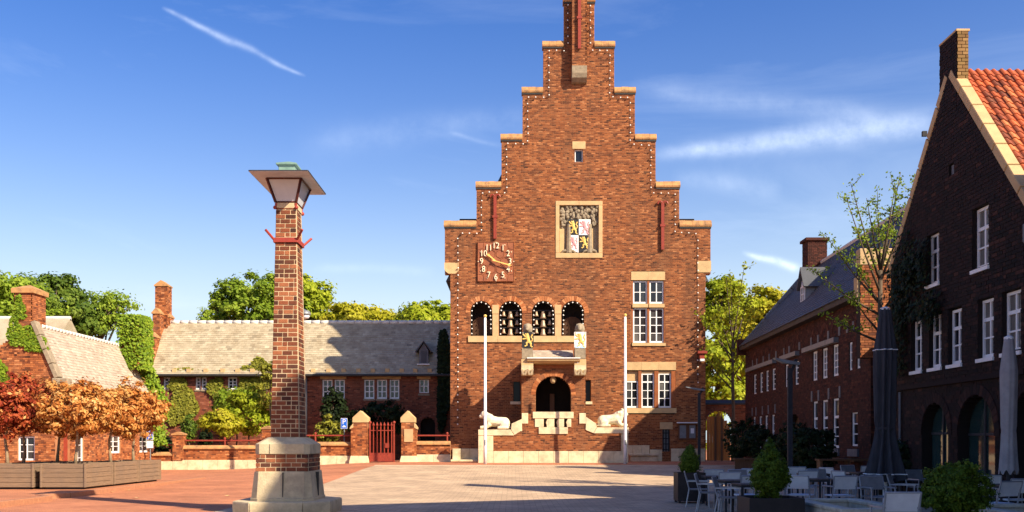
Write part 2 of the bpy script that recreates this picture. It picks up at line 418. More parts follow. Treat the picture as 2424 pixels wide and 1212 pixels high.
class MB:
    def __init__(s):
        s.v = []; s.f = []; s.r = []; s.smooth = False

    def add(s, vs, fs, r=.5):
        k = len(s.v)
        s.v.extend(tuple(p) for p in vs)
        s.f.extend(tuple(i + k for i in f) for f in fs)
        s.r.extend([r] * len(vs))
        return s

    def hexa(s, c, r=.5, back=True):
        fs = [(0, 1, 2, 3), (4, 7, 6, 5), (0, 4, 5, 1), (1, 5, 6, 2), (2, 6, 7, 3), (3, 7, 4, 0)]
        if not back: fs.pop(1)
        return s.add(c, fs, r)

    def box(s, x0, x1, y0, y1, z0, z1, r=.5):
        c = [(x0, y0, z0), (x1, y0, z0), (x1, y0, z1), (x0, y0, z1), (x0, y1, z0), (x1, y1, z0), (x1, y1, z1), (x0, y1, z1)]
        return s.hexa(c, r)

    def prism(s, poly, a, b, r=.5):
        """poly: list of 3d points; a, b offset vectors"""
        a, b = Vector(a), Vector(b)
        n = len(poly)
        vs = [Vector(p) + a for p in poly] + [Vector(p) + b for p in poly]
        fs = [tuple(range(n)), tuple(range(2 * n - 1, n - 1, -1))] + [(i, i + n, (i + 1) % n + n, (i + 1) % n) for i in range(n)]
        return s.add(vs, fs, r)

    def tube(s, pts, rad, n=8, cap=True, r=.5, flat=None):
        pts = [Vector(p) for p in pts]
        rads = rad if isinstance(rad, (list, tuple)) else [rad] * len(pts)
        vs = []
        for i, p in enumerate(pts):
            d = (pts[min(i + 1, len(pts) - 1)] - pts[max(i - 1, 0)])
            d = d.normalized() if d.length > 1e-9 else Vector((0, 0, 1))
            ref = Vector((0, 1, 0)) if abs(d.y) < .9 else Vector((1, 0, 0))
            a = d.cross(ref).normalized(); b = d.cross(a).normalized()
            for k in range(n):
                th = 2 * math.pi * k / n
                o = a * math.cos(th) * rads[i] + b * math.sin(th) * rads[i]
                if flat: o.y *= flat
                vs.append(p + o)
        fs = []
        for i in range(len(pts) - 1):
            for k in range(n):
                fs.append((i * n + k, i * n + (k + 1) % n, (i + 1) * n + (k + 1) % n, (i + 1) * n + k))
        if cap:
            fs.append(tuple(range(n - 1, -1, -1))); fs.append(tuple((len(pts) - 1) * n + k for k in range(n)))
        return s.add(vs, fs, r)

    def lathe(s, prof, c=(0, 0, 0), n=12, r=.5, rot=0.0, sx=1.0, sy=1.0):
        vs = []
        for (rad, z) in prof:
            for k in range(n):
                th = 2 * math.pi * k / n + rot
                vs.append((c[0] + rad * math.cos(th) * sx, c[1] + rad * math.sin(th) * sy, c[2] + z))
        fs = []
        for i in range(len(prof) - 1):
            for k in range(n):
                fs.append((i * n + k, i * n + (k + 1) % n, (i + 1) * n + (k + 1) % n, (i + 1) * n + k))
        fs.append(tuple(range(n - 1, -1, -1))); fs.append(tuple((len(prof) - 1) * n + k for k in range(n)))
        return s.add(vs, fs, r)

    def ball(s, c, rad, n=8, m=5, r=.5):
        rad = rad if isinstance(rad, (tuple, list)) else (rad,) * 3
        prof = [(max(.02, math.sin(math.pi * i / m)), -math.cos(math.pi * i / m)) for i in range(m + 1)]
        vs = [];
        for (q, z) in prof:
            for k in range(n):
                th = 2 * math.pi * k / n
                vs.append((c[0] + q * rad[0] * math.cos(th), c[1] + q * rad[1] * math.sin(th), c[2] + z * rad[2]))
        fs = []
        for i in range(m):
            for k in range(n):
                fs.append((i * n + k, i * n + (k + 1) % n, (i + 1) * n + (k + 1) % n, (i + 1) * n + k))
        return s.add(vs, fs, r)

    def mesh(s, name, m):
        me = bpy.data.meshes.new(name)
        me.from_pydata([tuple(p) for p in s.v], [], s.f)
        me.attributes.new('rnd', 'FLOAT', 'POINT').data.foreach_set('value', s.r)
        if m: me.materials.append(m)
        if s.smooth:
            me.polygons.foreach_set('use_smooth', [True] * len(me.polygons))
        me.update()
        return me

    def build(s, name, m, parent=None, local=False, kind=None, bevel=0):
        me = s.mesh(name, m)
        if True:
            bm = bmesh.new(); bm.from_mesh(me)
            bmesh.ops.recalc_face_normals(bm, faces=bm.faces)
            if bevel: bmesh.ops.bevel(bm, geom=list(bm.edges), offset=bevel, segments=1, affect='EDGES', clamp_overlap=True)
            bm.to_mesh(me); bm.free()
        return link(name, me, parent, local, kind=kind)


class Fr:
    """wall frame: o origin, u along, w up, n outward"""
    def __init__(s, o, u, n, w=(0, 0, 1)):
        s.o = Vector(o); s.u = Vector(u).normalized(); s.n = Vector(n).normalized(); s.w = Vector(w).normalized()

    def p(s, a, b, c=0): return s.o + s.u * a + s.w * b + s.n * c

    def box(s, mb, u0, u1, v0, v1, n0, n1, r=.5, back=True):
        c = [s.p(u0, v0, n1), s.p(u1, v0, n1), s.p(u1, v1, n1), s.p(u0, v1, n1), s.p(u0, v0, n0), s.p(u1, v0, n0), s.p(u1, v1, n0), s.p(u0, v1, n0)]
        return mb.hexa(c, r, back)

    def poly(s, mb, pts, n0, n1, r=.5):
        return mb.prism([s.p(a, b, 0) for a, b in pts], s.n * n1, s.n * n0, r)


def part_box(fr, name, m, parent, *a, bevel=0):
    mb = MB(); fr.box(mb, *a)
    return mb.build(name, m, parent, bevel=bevel)


def holes_at(iv, holes, v):
    for h in holes:
        if v < h[3] or v > h[4]: continue
        a, b = h[1], h[2]
        if h[0] == 'a':
            rad = (b - a) / 2; spring = h[4] - rad
            if v > spring:
                q = rad * rad - (v - spring) ** 2
                if q <= 0: continue
                q = math.sqrt(q); c = (a + b) / 2; a, b = c - q, c + q
        out = []
        for (x, y) in iv:
            if b <= x or a >= y: out.append((x, y)); continue
            if a - x > .02: out.append((x, a))
            if y - b > .02: out.append((b, y))
        iv = out
    return iv


def brickwall(fr, outline, v0, v1, holes, parent, mb_brick, mb_mortar, course=.1, blen=.26, thick=.35, proud=.012, rd=None, joint=.014, sig=.2, bed=None):
    """outline(v) -> [(u0,u1)...]; bricks into mb_brick (stuff), recessed mortar body into mb_mortar."""
    rd = rd or rng
    bed = bed or joint
    nc = max(1, round((v1 - v0) / course)); ch = (v1 - v0) / nc
    runs = []
    for k in range(nc):
        a, b = v0 + k * ch, v0 + (k + 1) * ch
        iv = holes_at(list(outline((a + b) / 2)), holes, (a + b) / 2)
        key = [(round(x, 3), round(y, 3)) for x, y in iv]
        if runs and runs[-1][2] == key: runs[-1][1] = b
        else: runs.append([a, b, key])
        off = (k % 2) * blen * .5 + (k % 4 == 3) * blen * .12
        for (x, y) in iv:
            t = math.floor((x - off) / blen) * blen + off
            while t < y - .01:
                L = blen
                s0, s1 = max(t, x), min(t + L, y)
                if rd.random() < .14 and s1 - s0 > .8 * blen:
                    cuts = [(s0, (s0 + s1) / 2), ((s0 + s1) / 2, s1)]
                else: cuts = [(s0, s1)]
                for (c0, c1) in cuts:
                    if c1 - c0 > .035:
                        r = min(1, max(0, rd.gauss(.54, sig)))
                        pr = proud + rd.uniform(-.004, .005)
                        fr.box(mb_brick, c0 + joint / 2, c1 - joint / 2, a + bed / 2, b - bed / 2, -.02, pr, r, back=False)
                t += L
    for (a, b, key) in runs:
        for (x, y) in key:
            fr.box(mb_mortar, x, y, a, b, -thick, 0)


def arch_ring(fr, cu, spring, rad, wid, mb, a0=0, a1=180, n=15, n0=-.02, n1=.03, jt=.012):
    for k in range(n):
        t0 = R(a0 + (a1 - a0) * k / n) + jt / rad / 2; t1 = R(a0 + (a1 - a0) * (k + 1) / n) - jt / rad / 2
        pts = [(cu + math.cos(t) * q, spring + math.sin(t) * q) for q, t in ((rad, t0), (rad + wid, t0), (rad + wid, t1), (rad, t1))]
        if isinstance(mb, MB): fr.poly(mb, pts, n0, n1, rng.uniform(.35, 1))
        else:
            q_ = MB(); fr.poly(q_, pts, n0, n1, rng.uniform(.35, 1)); q_.build('arch_brick', m_brick_g, mb)


def window(fr, u0, u1, v0, v1, rec, cols, rows, parent, fw=.055, mw=.03, glass=None, transom=None, label=None, dep=.07):
    """white sash at depth rec; part 'window' with panes as sub-parts. transom: height of a thick bar (v)"""
    mb = MB()
    n0, n1 = -rec - dep, -rec
    fr.box(mb, u0, u1, v0, v0 + fw * 1.3, n0, n1); fr.box(mb, u0, u1, v1 - fw, v1, n0, n1)
    fr.box(mb, u0, u0 + fw, v0 + fw * 1.3, v1 - fw, n0, n1 - .002); fr.box(mb, u1 - fw, u1, v0 + fw * 1.3, v1 - fw, n0, n1 - .002)
    zones = [(v0 + fw * 1.3, v1 - fw, rows)]
    if transom:
        fr.box(mb, u0 + fw, u1 - fw, transom - fw * .6, transom + fw * .6, n0, n1 - .004)
        zones = [(v0 + fw * 1.3, transom - fw * .6, max(1, rows - 1)), (transom + fw * .6, v1 - fw, 1)]
    panes = []
    for (a, b, rw) in zones:
        us = np.linspace(u0 + fw, u1 - fw, cols + 1); vv = np.linspace(a, b, rw + 1)
        for i in range(1, cols):
            w2 = mw * (1.5 if cols == 2 else 1)
            fr.box(mb, us[i] - w2 / 2, us[i] + w2 / 2, a, b, n0 + .01, n1 - .006)
        for j in range(1, rw):
            fr.box(mb, u0 + fw, u1 - fw, vv[j] - mw / 2, vv[j] + mw / 2, n0 + .015, n1 - .010)
        for i in range(cols):
            for j in range(rw): panes.append((us[i], us[i + 1], vv[j], vv[j + 1]))
    w = mb.build('window', m_paint, parent)
    for (a, b, c, d) in panes:
        pm = MB(); fr.box(pm, a + .004, b - .004, c + .004, d - .004, n0 + .02, n0 + .03)
        pm.build('pane', glass or m_glass, w)
    if label: w['label'] = label
    return w


def slates(fr, U, V, mb, sw=.28, ex=.2, lift=.025, u_off=0.0, inside=None, clear=(.5, .2)):
    """fr: roof frame with w up the slope. Fills 0..U x 0..V"""
    rows = int(V / ex)
    for j in range(rows):
        u = -(j % 2) * sw / 2
        while u < U:
            a, b = max(u, 0), min(u + sw, U)
            if b - a > .05 and (inside is None or inside((a + b) / 2, (j + .5) * ex)):
                l = lift + rng.uniform(-.004, .010)
                v0 = j * ex + rng.uniform(-.012, .012); v1 = (j + 1) * ex + .03
                r = min(1, max(0, rng.gauss(.5, .13)))
                c = [fr.p(a + .004, v0, l), fr.p(b - .004, v0, l + rng.uniform(-.004, .004)), fr.p(b - .004, v1, .012), fr.p(a + .004, v1, .012),
                     fr.p(a + .004, v0, 0), fr.p(b - .004, v0, 0), fr.p(b - .004, v1, 0), fr.p(a + .004, v1, 0)]
                mb.hexa(c, r, back=False)
            u += sw


# foliage ------------------------------------------------------------
def leaf_mesh(name, pos, size, m, nrm=None, nmix=.5, aspect=.62, rnd=None):
    n = len(pos)
    pos = np.asarray(pos, float)
    a = nrg.normal(size=(n, 3))
    if nrm is not None:
        a = a * (1 - nmix) * .6 + np.asarray(nrm) * nmix * 1.6
    a /= np.linalg.norm(a, axis=1)[:, None] + 1e-9
    b = np.cross(a, nrg.normal(size=(n, 3))); b /= np.linalg.norm(b, axis=1)[:, None] + 1e-9
    c = np.cross(a, b)
    s = (np.asarray(size) * nrg.uniform(.65, 1.35, n))[:, None] if np.isscalar(size) else (size * nrg.uniform(.65, 1.35, n))[:, None]
    curl = a * s * nrg.uniform(-.15, .25, n)[:, None]
    v = np.stack([pos - b * s + curl, pos - c * s * aspect, pos + b * s + curl, pos + c * s * aspect], 1).reshape(-1, 3)
    me = bpy.data.meshes.new(name)
    me.vertices.add(4 * n); me.vertices.foreach_set('co', v.ravel())
    me.loops.add(4 * n); me.loops.foreach_set('vertex_index', np.arange(4 * n))
    me.polygons.add(n); me.polygons.foreach_set('loop_start', np.arange(n) * 4)
    r = nrg.normal(.5, .22, n).clip(0, 1) if rnd is None else rnd
    me.attributes.new('rnd', 'FLOAT', 'POINT').data.foreach_set('value', np.repeat(r, 4))
    me.materials.append(m)
    me.update(calc_edges=True); me.validate()
    return me


def blob_points(c, rad, nclump, nleaf, clump, thin=.0, low=.0):
    """leaf positions + outward normals for an uneven crown: clumps on and in an ellipsoid"""
    c = np.array(c); rad = np.array(rad)
    d = nrg.normal(size=(nclump, 3)); d /= np.linalg.norm(d, axis=1)[:, None]
    rr = nrg.uniform(.35, 1.0, nclump) ** .55
    wob = 1 + .18 * np.sin(d[:, 0] * 5 + c[0]) * np.cos(d[:, 2] * 4 + c[1]) + nrg.uniform(-.12, .12, nclump)
    cc = c + d * rad * (rr * wob)[:, None]
    keep = d[:, 2] > -1 + low
    cc, d = cc[keep], d[keep]
    k = len(cc)
    cs = clump * nrg.uniform(.6, 1.35, k)
    per = max(3, nleaf // k)
    e = nrg.normal(size=(k, per, 3)); e /= np.linalg.norm(e, axis=2)[:, :, None]
    q = np.abs(nrg.normal(.55, .34, (k, per, 1)))
    flat = np.array([1, 1, .62])
    pos = (cc[:, None, :] + e * q * cs[:, None, None] * flat).reshape(-1, 3)
    nr = (e * .7 + d[:, None, :] * .5 + np.array([0, 0, .25])).reshape(-1, 3)
    tone = np.repeat(nrg.normal(0, .13, k), per) + nrg.normal(.5, .18, k * per)
    return pos, nr, tone.clip(0, 1)


def trunk_mesh(mb, base, top, r0, limbs, bend=.3, n=8):
    base, top = Vector(base), Vector(top)
    pts, rd_ = [], []
    for i in range(6):
        t = i / 5
        p = base.lerp(top, t) + Vector((rng.uniform(-1, 1), rng.uniform(-1, 1), 0)) * bend * r0 * 2 * (t > 0) * (t < 1)
        pts.append(p); rd_.append(r0 * (1.25 if i == 0 else 1) * (1 - .55 * t))
    mb.tube(pts, rd_, n)
    for tgt in limbs:
        t = rng.uniform(.45, .95)
        st = base.lerp(top, t); tgt = Vector(tgt)
        mid = st.lerp(tgt, .5) + Vector((0, 0, .08 * (tgt - st).length))
        mb.tube([st, mid, tgt], [r0 * .45 * (1.2 - t), r0 * .28, r0 * .07], 6)


def tree(name, label, base, crowns, m, nleaf, leaf, r0, group=None, cat='tree', bark=None, clump=1.2, nclump=60, nmix=.5, low=.25):
    """crowns: list of (center, (rx,ry,rz))"""
    t = thing(name, label, cat, base, group=group)
    mb = MB(); mb.smooth = True
    limbs = []
    P_, N_, T_ = [], [], []
    vol = [a[1][0] * a[1][1] * a[1][2] for a in crowns]
    tv = sum(vol)
    for (c, rad), vv in zip(crowns, vol):
        k = max(6, int(nclump * vv / tv))
        p, n, tn = blob_points(c, rad, k, int(nleaf * vv / tv), clump, low=low)
        P_.append(p); N_.append(n); T_.append(tn)
        for q in range(6):
            th = rng.uniform(0, 6.28)
            limbs.append((c[0] + math.cos(th) * rad[0] * .7, c[1] + math.sin(th) * rad[1] * .7, c[2] + rad[2] * rng.uniform(-.3, .6)))
    c0 = crowns[0][0]
    trunk_mesh(mb, base, (c0[0], c0[1], c0[2] + crowns[0][1][2] * .3), r0, limbs)
    mb.build('trunk', bark or m_bark, t)
    me = leaf_mesh('crown', np.concatenate(P_), leaf, m, np.concatenate(N_), nmix, rnd=np.concatenate(T_))
    link('crown', me, t)
    return t


def shrub(name, label, base, rad, m, nleaf, leaf, cat='shrub', group=None, clump=.18, nclump=60, cone=0, parentless=True, up=0.0, nmix=.5):
    t = thing(name, label, cat, base, group=group)
    mb = MB(); mb.smooth = True
    for k in range(5):
        th = rng.uniform(0, 6.28)
        mb.tube([base, (base[0] + math.cos(th) * rad[0] * .25, base[1] + math.sin(th) * rad[1] * .25, base[2] + up + rad[2]),
                 (base[0] + math.cos(th) * rad[0] * .6, base[1] + math.sin(th) * rad[1] * .6, base[2] + up + rad[2] * 1.5)], [.03 * rad[0] + .01, .02 * rad[0] + .006, .004], 5)
    mb.build('stem', m_bark, t)
    p, n, tn = blob_points((base[0], base[1], base[2] + up + rad[2]), rad, nclump, nleaf, clump)
    if cone:
        f = 1 - cone * ((p[:, 2] - base[2] - up) / (2 * rad[2])).clip(0, 1)
        p[:, 0] = base[0] + (p[:, 0] - base[0]) * f; p[:, 1] = base[1] + (p[:, 1] - base[1]) * f
    link('foliage', leaf_mesh('foliage', p, leaf, m, n, nmix, rnd=tn), t)
    return t


def blob_body(parts, voxel, name, m, parent=None, smooth=6):
    """ellipsoids/capsules fused into one continuous skin"""
    mb = MB()
    for pt in parts:
        if pt[0] == 's': mb.ball(pt[1], pt[2], 14, 10)
        else: mb.tube(pt[1], pt[2], 10)
    me = mb.mesh(name, m)
    bm = bmesh.new(); bm.from_mesh(me); bmesh.ops.recalc_face_normals(bm, faces=bm.faces); bm.to_mesh(me); bm.free()
    o = bpy.data.objects.new('tmp', me); COL.objects.link(o)
    rm = o.modifiers.new('r', 'REMESH'); rm.mode = 'VOXEL'; rm.voxel_size = voxel; rm.use_smooth_shade = True
    sm = o.modifiers.new('s', 'SMOOTH'); sm.iterations = smooth; sm.factor = .5
    dg = bpy.context.evaluated_depsgraph_get()
    me2 = bpy.data.meshes.new_from_object(o.evaluated_get(dg))
    bpy.data.objects.remove(o)
    me2.name = name
    if not me2.materials: me2.materials.append(m)
    return link(name, me2, parent)


def text_mesh(s, size, depth, m):
    cu = bpy.data.curves.new('txt', 'FONT')
    cu.body = s; cu.size = size; cu.extrude = depth; cu.align_x = 'CENTER'; cu.align_y = 'CENTER'
    o = bpy.data.objects.new('txt', cu); COL.objects.link(o)
    dg = bpy.context.evaluated_depsgraph_get()
    me = bpy.data.meshes.new_from_object(o.evaluated_get(dg))
    bpy.data.objects.remove(o)
    me.materials.clear(); me.materials.append(m)
    return me


FACE = Matrix.Rotation(R(90), 4, 'X')      # text lying in XY stands up facing -Y

# ================================================================== GROUND
def ground_sheet(name, xs, ys, m, dz=0.0, kind='structure'):
    mb = MB()
    nx = len(xs)
    vs = [(x, y, gz(x, y) + dz) for y in ys for x in xs]
    fs = [(j * nx + i, j * nx + i + 1, (j + 1) * nx + i + 1, (j + 1) * nx + i) for j in range(len(ys) - 1) for i in range(nx - 1)]
    mb.add(vs, fs)
    o = mb.build(name, m)
    tag(o, kind=kind)
    return o


xs = [-900, -300, -120, -60, -40, -30] + list(np.arange(-24, 26, 1.0)) + [30, 40, 60, 120, 300, 900]
ys = [-120, -60, -30, -10, 0, 10, 20, 25] + list(np.arange(29, 60, 1.0)) + [64, 70, 80, 100, 160, 400, 1500]
ground_sheet('ground', xs, ys, m_clinker)
pl = ground_sheet('plaza_paving', [-6.8] + list(np.arange(-6, 13, 1.0)) + [30], list(np.arange(-20, 29, 3.0)) + list(np.arange(29, 49.1, 1.0)), m_plaza, .006)
# kerb strip (flush pale stones) along far edge of plaza
kb = thing('plaza_edging', 'pale flush edging stones along the far edge of the grey paving', 'kerb', (0, 49.1, .45))
for i in range(19):
    x0 = -6.8 + i * 1.0
    mb = MB(); z = gz(x0 + .5, 49.2)
    mb.box(x0 + .01, x0 + .99, 49.02, 49.32, z - .1, z + .022)
    mb.build('kerb_stone', m_kerb, kb)

# raised planter platform at the left with kerb stones
pf = MB()
pf.prism([(-12.75, 41, 0), (-40, 41, 0), (-40, 16, 0), (-12.55, 16, 0), (-12.55, 26.9, 0), (-13.15, 27.6, 0), (-12.75, 28.5, 0)], (0, 0, -.1), (0, 0, .13))
tag(pf.build('raised_pavement', m_clinker), kind='structure')
kt = thing('pavement_kerb', 'low brick kerb edging the raised pavement under the timber planters', 'kerb', (-12.6, 30, 0))
pth = [(-12.75, 41), (-12.75, 28.5), (-13.15, 27.6), (-12.55, 26.9), (-12.55, 18)]
for (a, b) in zip(pth[:-1], pth[1:]):
    a, b = Vector((*a, 0)), Vector((*b, 0)); d = (b - a); L = d.length; d.normalize()
    nn = Vector((-d.y, d.x, 0))
    if nn.x < 0: nn = -nn
    f = Fr(a, d, nn)
    k = max(1, round(L / .8))
    for i in range(k):
        mb = MB(); f.box(mb, i * L / k + .006, (i + 1) * L / k - .006, -.05, .145 + rng.uniform(-.003, .003), -.12, .10)
        mb.build('kerb_stone', m_kerbr, kt, bevel=.012)

# ================================================================== TOWN HALL TOWER
TY = 58.75
TS = F / TY
def tx(px): return (px - CX) / TS
def tz(py): return EYE + (HY - py) / TS
TFR = Fr((0, TY, 0), (1, 0, 0), (0, -1, 0))
hall = thing('town_hall', 'tall orange brick town hall with stepped gable and arched entrance porch', 'building', (tx(1368), TY, .45))
steps = [(1053, 1682, 520), (1128, 1608, 427), (1187, 1552, 314), (1237, 1503, 203), (1286, 1454, 94), (1335, 1407, -12)]


def tower_outline(v):
    py = HY - (v - EYE) * TS
    if py > 648: return [(tx(1066), tx(1670))]
    for (a, b, top) in reversed(steps):
        pass
    for i, (a, b, top) in enumerate(steps):
        if py > top + 16: return [(tx(a), tx(b))]
    return []


arches = [(1113, 1165), (1181, 1236), (1259, 1313), (1329, 1383)]
th = [('r', tx(1360), tx(1380), tz(385), tz(353)), ('r', tx(1315), tx(1426), tz(611), tz(476))]
th += [('a', tx(a), tx(b), tz(796), tz(712)) for a, b in arches]
th += [('r', tx(1166), tx(1180), tz(796), tz(722)), ('r', tx(1314), tx(1328), tz(796), tz(722))]
th += [('r', tx(1108), tx(1388), tz(811), tz(795))]
th += [('r', tx(1494), tx(1574), tz(820), tz(643))]
th += [('r', tx(1478), tx(1600), tz(979), tz(857))]
th += [('r', tx(1215), tx(1232), tz(950), tz(903)), ('r', tx(1386), tx(1399), tz(950), tz(898))]
th += [('r', tx(1568), tx(1586), tz(1070), tz(1000))]
mbk, mbm = MB(), MB()
brickwall(TFR, tower_outline, .2, tz(4), th, hall, mbk, mbm, course=.092, bed=.030, joint=.022, sig=.21, blen=.26, thick=.5)
# left and right return walls of the tower
for sgn, px in ((-1, 1066), (1, 1670)):
    x = tx(px)
    f = Fr((x, TY + .5, 0), (0, 1, 0), (sgn, 0, 0))
    brickwall(f, lambda v: [(0, 8.4)], .2, 11.4, [], hall, mbk, mbm, course=.092, bed=.030, joint=.022, sig=.21, blen=.26, thick=.5)
mbk.build('brick_facing', m_brick_t, hall, kind='stuff')
mbm.build('wall', m_mortar_t, hall)
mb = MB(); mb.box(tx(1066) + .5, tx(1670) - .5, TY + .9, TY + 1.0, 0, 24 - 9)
mb.build('inner_wall', m_dark, hall)
# roof behind the gable
mb = MB()
mb.prism([(tx(1066) - .3, 0, 11.2), (tx(1368), 0, 26.3), (tx(1670) + .3, 0, 11.2)], (0, TY + .55, 0), (0, TY + 9, 0))
mb.build('roof', m_slated, hall)
# copings on each step
for i, (a, b, top) in enumerate(steps):
    if i == 5:
        segs = [(a, b)]
    else:
        na, nb = steps[i + 1][0], steps[i + 1][1]
        segs = [(a, na), (nb, b)]
    for (p, q) in segs:
        u0, u1 = tx(p) - (.06 if p == a else 0), tx(q) + (.06 if q == b else 0)
        z0, z1 = tz(top + 17), tz(top)
        mb = MB()
        prof = [(-.09, z0), (-.12, z0 + .10), (.02, z1 - .06), (.22, z1), (.5, z1 - .06), (.62, z0)]
        k = max(2, round((u1 - u0) / .42))
        for j in range(k):
            e0, e1 = u0 + (u1 - u0) * j / k + .004, u0 + (u1 - u0) * (j + 1) / k - .004
            dz = rng.uniform(-.012, .012)
            mb.prism([(0, TY + y, z + (dz if z > z0 else 0)) for y, z in prof], (e0, 0, 0), (e1, 0, 0))
        mb.build('coping', m_cap, hall)
        mb = MB(); TFR.box(mb, u0 + .03, u1 - .03, z0 - .10, z0 - .004, -.3, .055)  # dark strip standing in for the shade under the coping
        mb.build('coping_shade_strip', m_gutter, hall)
# kneeler stones
for (p, q, y0, y1, sg) in ((1052, 1086, 648, 622, -1), (1650, 1683, 645, 618, 1)):
    mb = MB()
    u0, u1, v0, v1 = tx(p), tx(q), tz(y0), tz(y1)
    if sg < 0: pts = [(u0, v1), (u0, v0 + .28), (u0 + .08, v0 + .12), (u0 + .25, v0), (u1 - .2, v0), (u1, v0 + .16), (u1, v1)]
    else: pts = [(u0, v1), (u0, v0), (u1 - .1, v0), (u1, v0 + .1), (u1, v1)]
    TFR.poly(mb, pts, -.4, .05)
    mb.build('kneeler_stone', m_stone, hall)
# projecting shaft at the top with its corbel stone
fs_ = Fr((0, TY - .5, 0), (1, 0, 0), (0, -1, 0))
mbk, mbm = MB(), MB()
brickwall(fs_, lambda v: [(tx(1353), tx(1388))], tz(163), tz(6), [], hall, mbk, mbm, course=.092, bed=.030, joint=.022, sig=.21, blen=.26, thick=.49)
for f in (Fr((tx(1353), TY, 0), (0, -1, 0), (-1, 0, 0)), Fr((tx(1388), TY - .5, 0), (0, 1, 0), (1, 0, 0))):
    brickwall(f, lambda v: [(0, .49)], tz(163), tz(6), [], hall, mbk, mbm, course=.092, bed=.030, joint=.022, sig=.21, thick=.1)
mbk.build('brick_facing', m_brick_t, hall, kind='stuff'); mbm.build('shaft', m_mortar_t, hall)
mb = MB()
mb.prism([(0, TY - .54, tz(163)), (0, TY - .54, tz(180)), (0, TY - .46, tz(190)), (0, TY - .22, tz(198)), (0, TY, tz(200)), (0, TY, tz(163))], (tx(1353), 0, 0), (tx(1388), 0, 0))
mb.build('corbel_stone', m_darkst, hall)
# iron wall anchors
for (px, y0, y1, yf) in ((1172, 462, 566, TY), (1568, 478, 592, TY), (1370, -20, 125, TY - .5)):
    mb = MB(); x = tx(px); a, b = tz(y1), tz(y0); y = yf - .12
    mb.box(x - .09, x + .09, y - .05, y + .05, a, b)
    mb.box(x - .15, x + .15, y - .07, y + .15, (a + b) / 2 - .07, (a + b) / 2 + .07)
    mb.tube([(x - .30, y, b - .14), (x - .24, y, b - .02), (x - .1, y, b - .0), (x, y, b - .1), (x + .1, y, b), (x + .24, y, b - .02), (x + .3, y, b - .14)], .06, 8)
    mb.build('wall_anchor', m_red, hall)

# small attic window
part_box(TFR, 'lintel', m_stone, hall, tx(1355), tx(1386), tz(352.5), tz(335), -.2, .03)
window(TFR, tx(1361), tx(1379.5), tz(384.5), tz(354), .12, 1, 1, hall, fw=.05)
# arcade
for (a, b) in arches:
    mb = MB()
    c = (tx(a) + tx(b)) / 2; rad = (tx(b) - tx(a)) / 2
    arch_ring(TFR, c, tz(712) - rad, rad, .27, hall, -4, 184, 19)
for (a, b) in ((1166, 1180), (1314, 1328)):
    part_box(TFR, 'stone_pier', m_stone, hall, tx(a), tx(b), tz(795), tz(743), -.45, .02)
    part_box(TFR, 'pier_capital', m_stone, hall, tx(a) - .02, tx(b) + .02, tz(742.8), tz(722), -.45, .045)
for k in range(4):
    e0, e1 = tx(1108) + k * (tx(1388) - tx(1108)) / 4, tx(1108) + (k + 1) * (tx(1388) - tx(1108)) / 4
    part_box(TFR, 'sill_stone', m_stone, hall, e0 + .004, e1 - .004, tz(810), tz(795.5), -.4, .09)
for (a, b) in arches[::3]:
    mb = MB(); u0, u1 = tx(a) + .12, tx(b) - .12; c = (u0 + u1) / 2; rad = (u1 - u0) / 2
    pts = [(u0, tz(794))] + [(c - math.cos(R(t)) * rad, tz(794) + .75 + math.sin(R(t)) * rad * .8) for t in range(0, 181, 20)] + [(u1, tz(794))]
    TFR.poly(mb, pts, -.72, -.68)
    for k in range(1, 3): TFR.box(mb, u0 + (u1 - u0) * k / 3 - .012, u0 + (u1 - u0) * k / 3 + .012, tz(794), tz(794) + 1.2, -.68, -.66)
    mb.build('inner_door', m_inner, hall)

# big right-hand windows
part_box(TFR, 'lintel', m_stone, hall, tx(1494), tx(1533.8), tz(663), tz(643), -.3, .035)
part_box(TFR, 'lintel', m_stone, hall, tx(1534.2), tx(1574), tz(663), tz(643), -.3, .035)
for (a, b) in ((1499, 1532), (1538, 1571)):
    window(TFR, tx(a), tx(b), tz(718), tz(665), .10, 2, 2, hall, fw=.075, mw=.04)
    window(TFR, tx(a), tx(b), tz(811), tz(729), .10, 2, 4, hall, fw=.075, mw=.045)
    part_box(TFR, 'transom_sill', m_stone, hall, tx(a) - .05, tx(b) + .05, tz(728), tz(719.5), -.3, .07)
for (a, b) in ((1532.5, 1537.5), (1494.5, 1498.5), (1571.5, 1574)):
    part_box(TFR, 'brick_mullion', m_brick_g, hall, tx(a), tx(b), tz(811), tz(664), -.25, -.012)
part_box(TFR, 'sill_stone', m_stone, hall, tx(1496), tx(1575.5), tz(819), tz(812), -.3, .08)
for k in range(3):
    part_box(TFR, 'lintel', m_stone, hall, tx(1478 + k * 40.7) + .004, tx(1478 + (k + 1) * 40.7) - .004, tz(876), tz(857), -.3, .035)
for i, (a, b) in enumerate(((1481, 1511), (1519, 1549), (1559, 1589))):
    if i == 0:
        part_box(TFR, 'blind_panel', m_stone, hall, tx(a), tx(b), tz(901), tz(878), -.3, -.16)
        window(TFR, tx(a), tx(b), tz(965), tz(902), .12, 2, 3, hall, fw=.07, mw=.04)
    else:
        window(TFR, tx(a), tx(b), tz(965), tz(884), .12, 2, 4, hall, fw=.07, mw=.04, transom=tz(904))
        part_box(TFR, 'blind_panel', m_stone, hall, tx(a), tx(b), tz(883.5), tz(877), -.3, -.1)
for (a, b) in ((1478, 1480.6), (1511.4, 1518.6), (1549.4, 1558.6), (1589.4, 1600)):
    part_box(TFR, 'brick_mullion', m_brick_g, hall, tx(a), tx(b), tz(965), tz(876.5), -.3, -.01)
for k in range(2):
    part_box(TFR, 'sill_stone', m_stone, hall, tx(1476 + k * 62.5) + .004, tx(1476 + (k + 1) * 62.5) - .004, tz(978), tz(966), -.3, .08)
